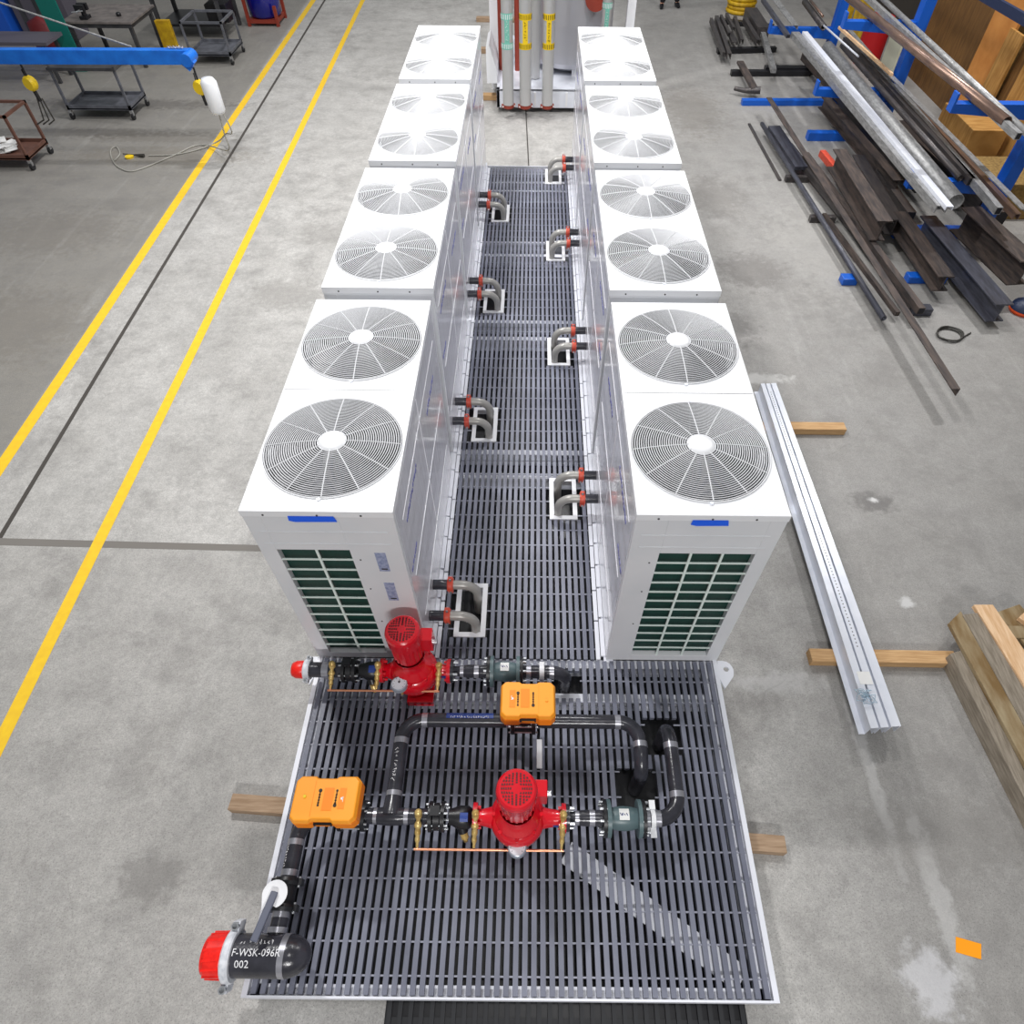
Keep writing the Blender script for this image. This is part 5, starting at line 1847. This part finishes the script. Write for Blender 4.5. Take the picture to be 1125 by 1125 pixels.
def hoist(x, y, label, bag):
    t = thing('chain_hoist', label, 'hoist', (x, y, JZ - .1))
    o = MB()
    o.cyl((x, y, JZ - .12), (x, y, JZ - .34), .016, 8)
    o.tube([(x - .03, y, JZ - .2), (x - .035, y, JZ - .46)], .01, 6)
    o.build('chain', BLACK, t)
    o = MB()
    o.lathe([(0, -.06), (.09, -.06), (.11, -.03), (.11, .03), (.09, .06), (0, .06)], (x, y, JZ - .40), (.3, 1, 0), 24)
    o.build('hoist_body', YELLOW, t)
    MB().tube([(x, y, JZ - .50), (x + .01, y, JZ - .66)], .03, 8).build('hook_block', BLACK, t)
    if bag:
        o = MB()
        o.lathe([(0, .27), (.09, .26), (.13, .2), (.125, -.2), (.10, -.25), (0, -.25)], (x + .17, y - .02, JZ - .52), (0, 0, 1), 22, sharp=False)
        o.build('chain_bag', WHITEP, t)
    else:
        o = MB()
        for k in range(3):
            o.tube([(x - .02 + .04 * k, y, JZ - .62), (x - .10 + .09 * k, y, JZ - .95), (x - .25 + .1 * k, y, JZ - 1.02)], .012, 6)
        o.build('loose_chain', DARKC, t)
    return t


hoist(jr.x + .02, jr.y - .10, 'yellow chain hoist with white chain bag hanging from the right end of the blue jib', True)
hl = at(17, 60, JZ)
hoist(hl.x, hl.y, 'yellow chain hoist hanging from the left end of the blue jib, at the left edge', False)
# pendant cable down to the floor
pb = Vector((jr.x + .19, jr.y - .12, JZ - .76))
fl_pts = [(222, 160), (190, 172), (150, 188), (133, 186), (124, 177), (122, 166), (128, 162), (132, 170), (125, 178)]
pts = [pb, Vector((pb.x - .02, pb.y, .5)), Vector((pb.x - .10, pb.y + .1, .2))] + [Vector((at(u, v, 0).x, at(u, v, 0).y, .012)) for u, v in fl_pts]
sm_ = []
for i in range(len(pts) - 1):
    a0, a1, a2, a3 = pts[max(i - 1, 0)], pts[i], pts[i + 1], pts[min(i + 2, len(pts) - 1)]
    for k in range(6):
        s = k / 6
        sm_.append(.5 * ((2 * a1) + (a2 - a0) * s + (2 * a0 - 5 * a1 + 4 * a2 - a3) * s * s + (3 * a1 - a0 - 3 * a2 + a3) * s ** 3))
for q in sm_:
    q.z = max(q.z, .012)
t = thing('pendant_cable', 'long pale grey cable curling from the white chain bag across the floor', 'cable', (-6.6, 10, 0))
MB().tube(sm_, .012, 8).build('cable', CABLE, t)
p0, p1 = at(135, 169, .03), at(158, 171, .03)
MB().tube([p0, p0.lerp(p1, .5), p1], [.010, .010, .035], 8).build('connector', DARKC, t)
pts = [pb + Vector((.05, 0, .1)), pb + Vector((.12, 0, -.3))] + [Vector((at(u, v, z).x, at(u, v, z).y, z)) for u, v, z in ((248, 147, .25), (240, 155, .08), (215, 165, .015), (190, 170, .015), (160, 171, .015))]
sm2 = []
for i in range(len(pts) - 1):
    a0, a1, a2, a3 = pts[max(i - 1, 0)], pts[i], pts[i + 1], pts[min(i + 2, len(pts) - 1)]
    for k in range(6):
        s = k / 6
        q = .5 * ((2 * a1) + (a2 - a0) * s + (2 * a0 - 5 * a1 + 4 * a2 - a3) * s * s + (3 * a1 - a0 - 3 * a2 + a3) * s ** 3)
        q.z = max(q.z, .012)
        sm2.append(q)
MB().tube(sm2, .011, 8).build('cable', DARKC if False else CABLE, t)
yp = at(142, 172, .02)
MB().lathe([(0, 0), (.07, 0), (.075, .03), (0, .04)], (yp.x, yp.y, 0), (0, 0, 1), 16).build('yellow_plug', YELLOW, t)

# ================================================================== person at the top edge (legs in view)
def person(x, y, label):
    t = thing('person', label, 'person', (x, y, 0))
    J = {'pel': (0, 0, .95), 'chest': (0, .02, 1.30), 'neck': (0, .02, 1.50), 'head': (0, 0, 1.62), 'top': (0, 0, 1.76),
         'hl': (-.10, 0, .90), 'kl': (-.17, -.03, .50), 'al': (-.22, .04, .09), 'tl': (-.24, -.13, .04),
         'hr': (.10, 0, .90), 'kr': (.16, .05, .50), 'ar': (.20, .16, .09), 'tr': (.23, .0, .04),
         'sl': (-.19, .02, 1.43), 'el': (-.27, .03, 1.15), 'wl': (-.24, -.12, .93), 'fl': (-.23, -.17, .85),
         'sr': (.19, .02, 1.43), 'er': (.27, .03, 1.15), 'wr': (.24, -.12, .93), 'fr': (.23, -.17, .85)}
    RD = {'pel': .15, 'chest': .16, 'neck': .06, 'head': .095, 'top': .075, 'hl': .11, 'kl': .075, 'al': .055, 'tl': .045, 'hr': .11, 'kr': .075, 'ar': .055, 'tr': .045,
          'sl': .07, 'el': .05, 'wl': .035, 'fl': .04, 'sr': .07, 'er': .05, 'wr': .035, 'fr': .04}
    E = [('pel', 'chest'), ('chest', 'neck'), ('neck', 'head'), ('head', 'top'), ('pel', 'hl'), ('hl', 'kl'), ('kl', 'al'), ('al', 'tl'), ('pel', 'hr'), ('hr', 'kr'), ('kr', 'ar'), ('ar', 'tr'),
         ('chest', 'sl'), ('sl', 'el'), ('el', 'wl'), ('wl', 'fl'), ('chest', 'sr'), ('sr', 'er'), ('er', 'wr'), ('wr', 'fr')]

    def skin(name, keys, m, grow, parent, lab=None):
        ks = list(keys)
        me = bpy.data.meshes.new(name)
        ed = [(ks.index(a), ks.index(b)) for a, b in E if a in ks and b in ks]
        me.from_pydata([J[k] for k in ks], ed, [])
        o = bpy.data.objects.new(name, me)
        COL.objects.link(o)
        o.parent = parent
        md = o.modifiers.new('skin', 'SKIN')
        for i, k in enumerate(ks):
            r = RD[k] + grow
            me.skin_vertices[0].data[i].radius = (r, r)
            me.skin_vertices[0].data[i].use_root = (i == 0)
        sd = o.modifiers.new('sub', 'SUBSURF')
        sd.levels = 1
        sd.render_levels = 2
        me.materials.append(m)
        return o

    body = skin('body', J.keys(), SKIN, 0, t)
    skin('trousers', ['pel', 'hl', 'kl', 'al', 'hr', 'kr', 'ar'], CLOTH, .022, t)
    skin('shirt', ['chest', 'pel', 'sl', 'el', 'sr', 'er'], SHIRT, .02, t)
    for k in ('l', 'r'):
        a, b = Vector(J['a' + k]), Vector(J['t' + k])
        o = MB()
        d = (b - a)
        d.z = 0
        d.normalize()
        base = Vector((x, y, 0)) + Vector((a.x, a.y, 0))
        o.tube([base - d * .07 + Vector((0, 0, .055)), base + Vector((0, 0, .065)), base + d * .12 + Vector((0, 0, .05)), base + d * .21 + Vector((0, 0, .04))], [.045, .06, .055, .035], 12)
        o.build('shoe', BLACK, t)
    o = MB().lathe([(.108, -.02), (.112, .06), (.09, .13), (.04, .165), (0, .17)], (x, y + .012, 1.63), (0, 0, 1), 20, sharp=False)
    o.build('hair', HAIR, t)


person(3.72, 19.30, 'person in dark trousers and black shoes standing at the top edge')
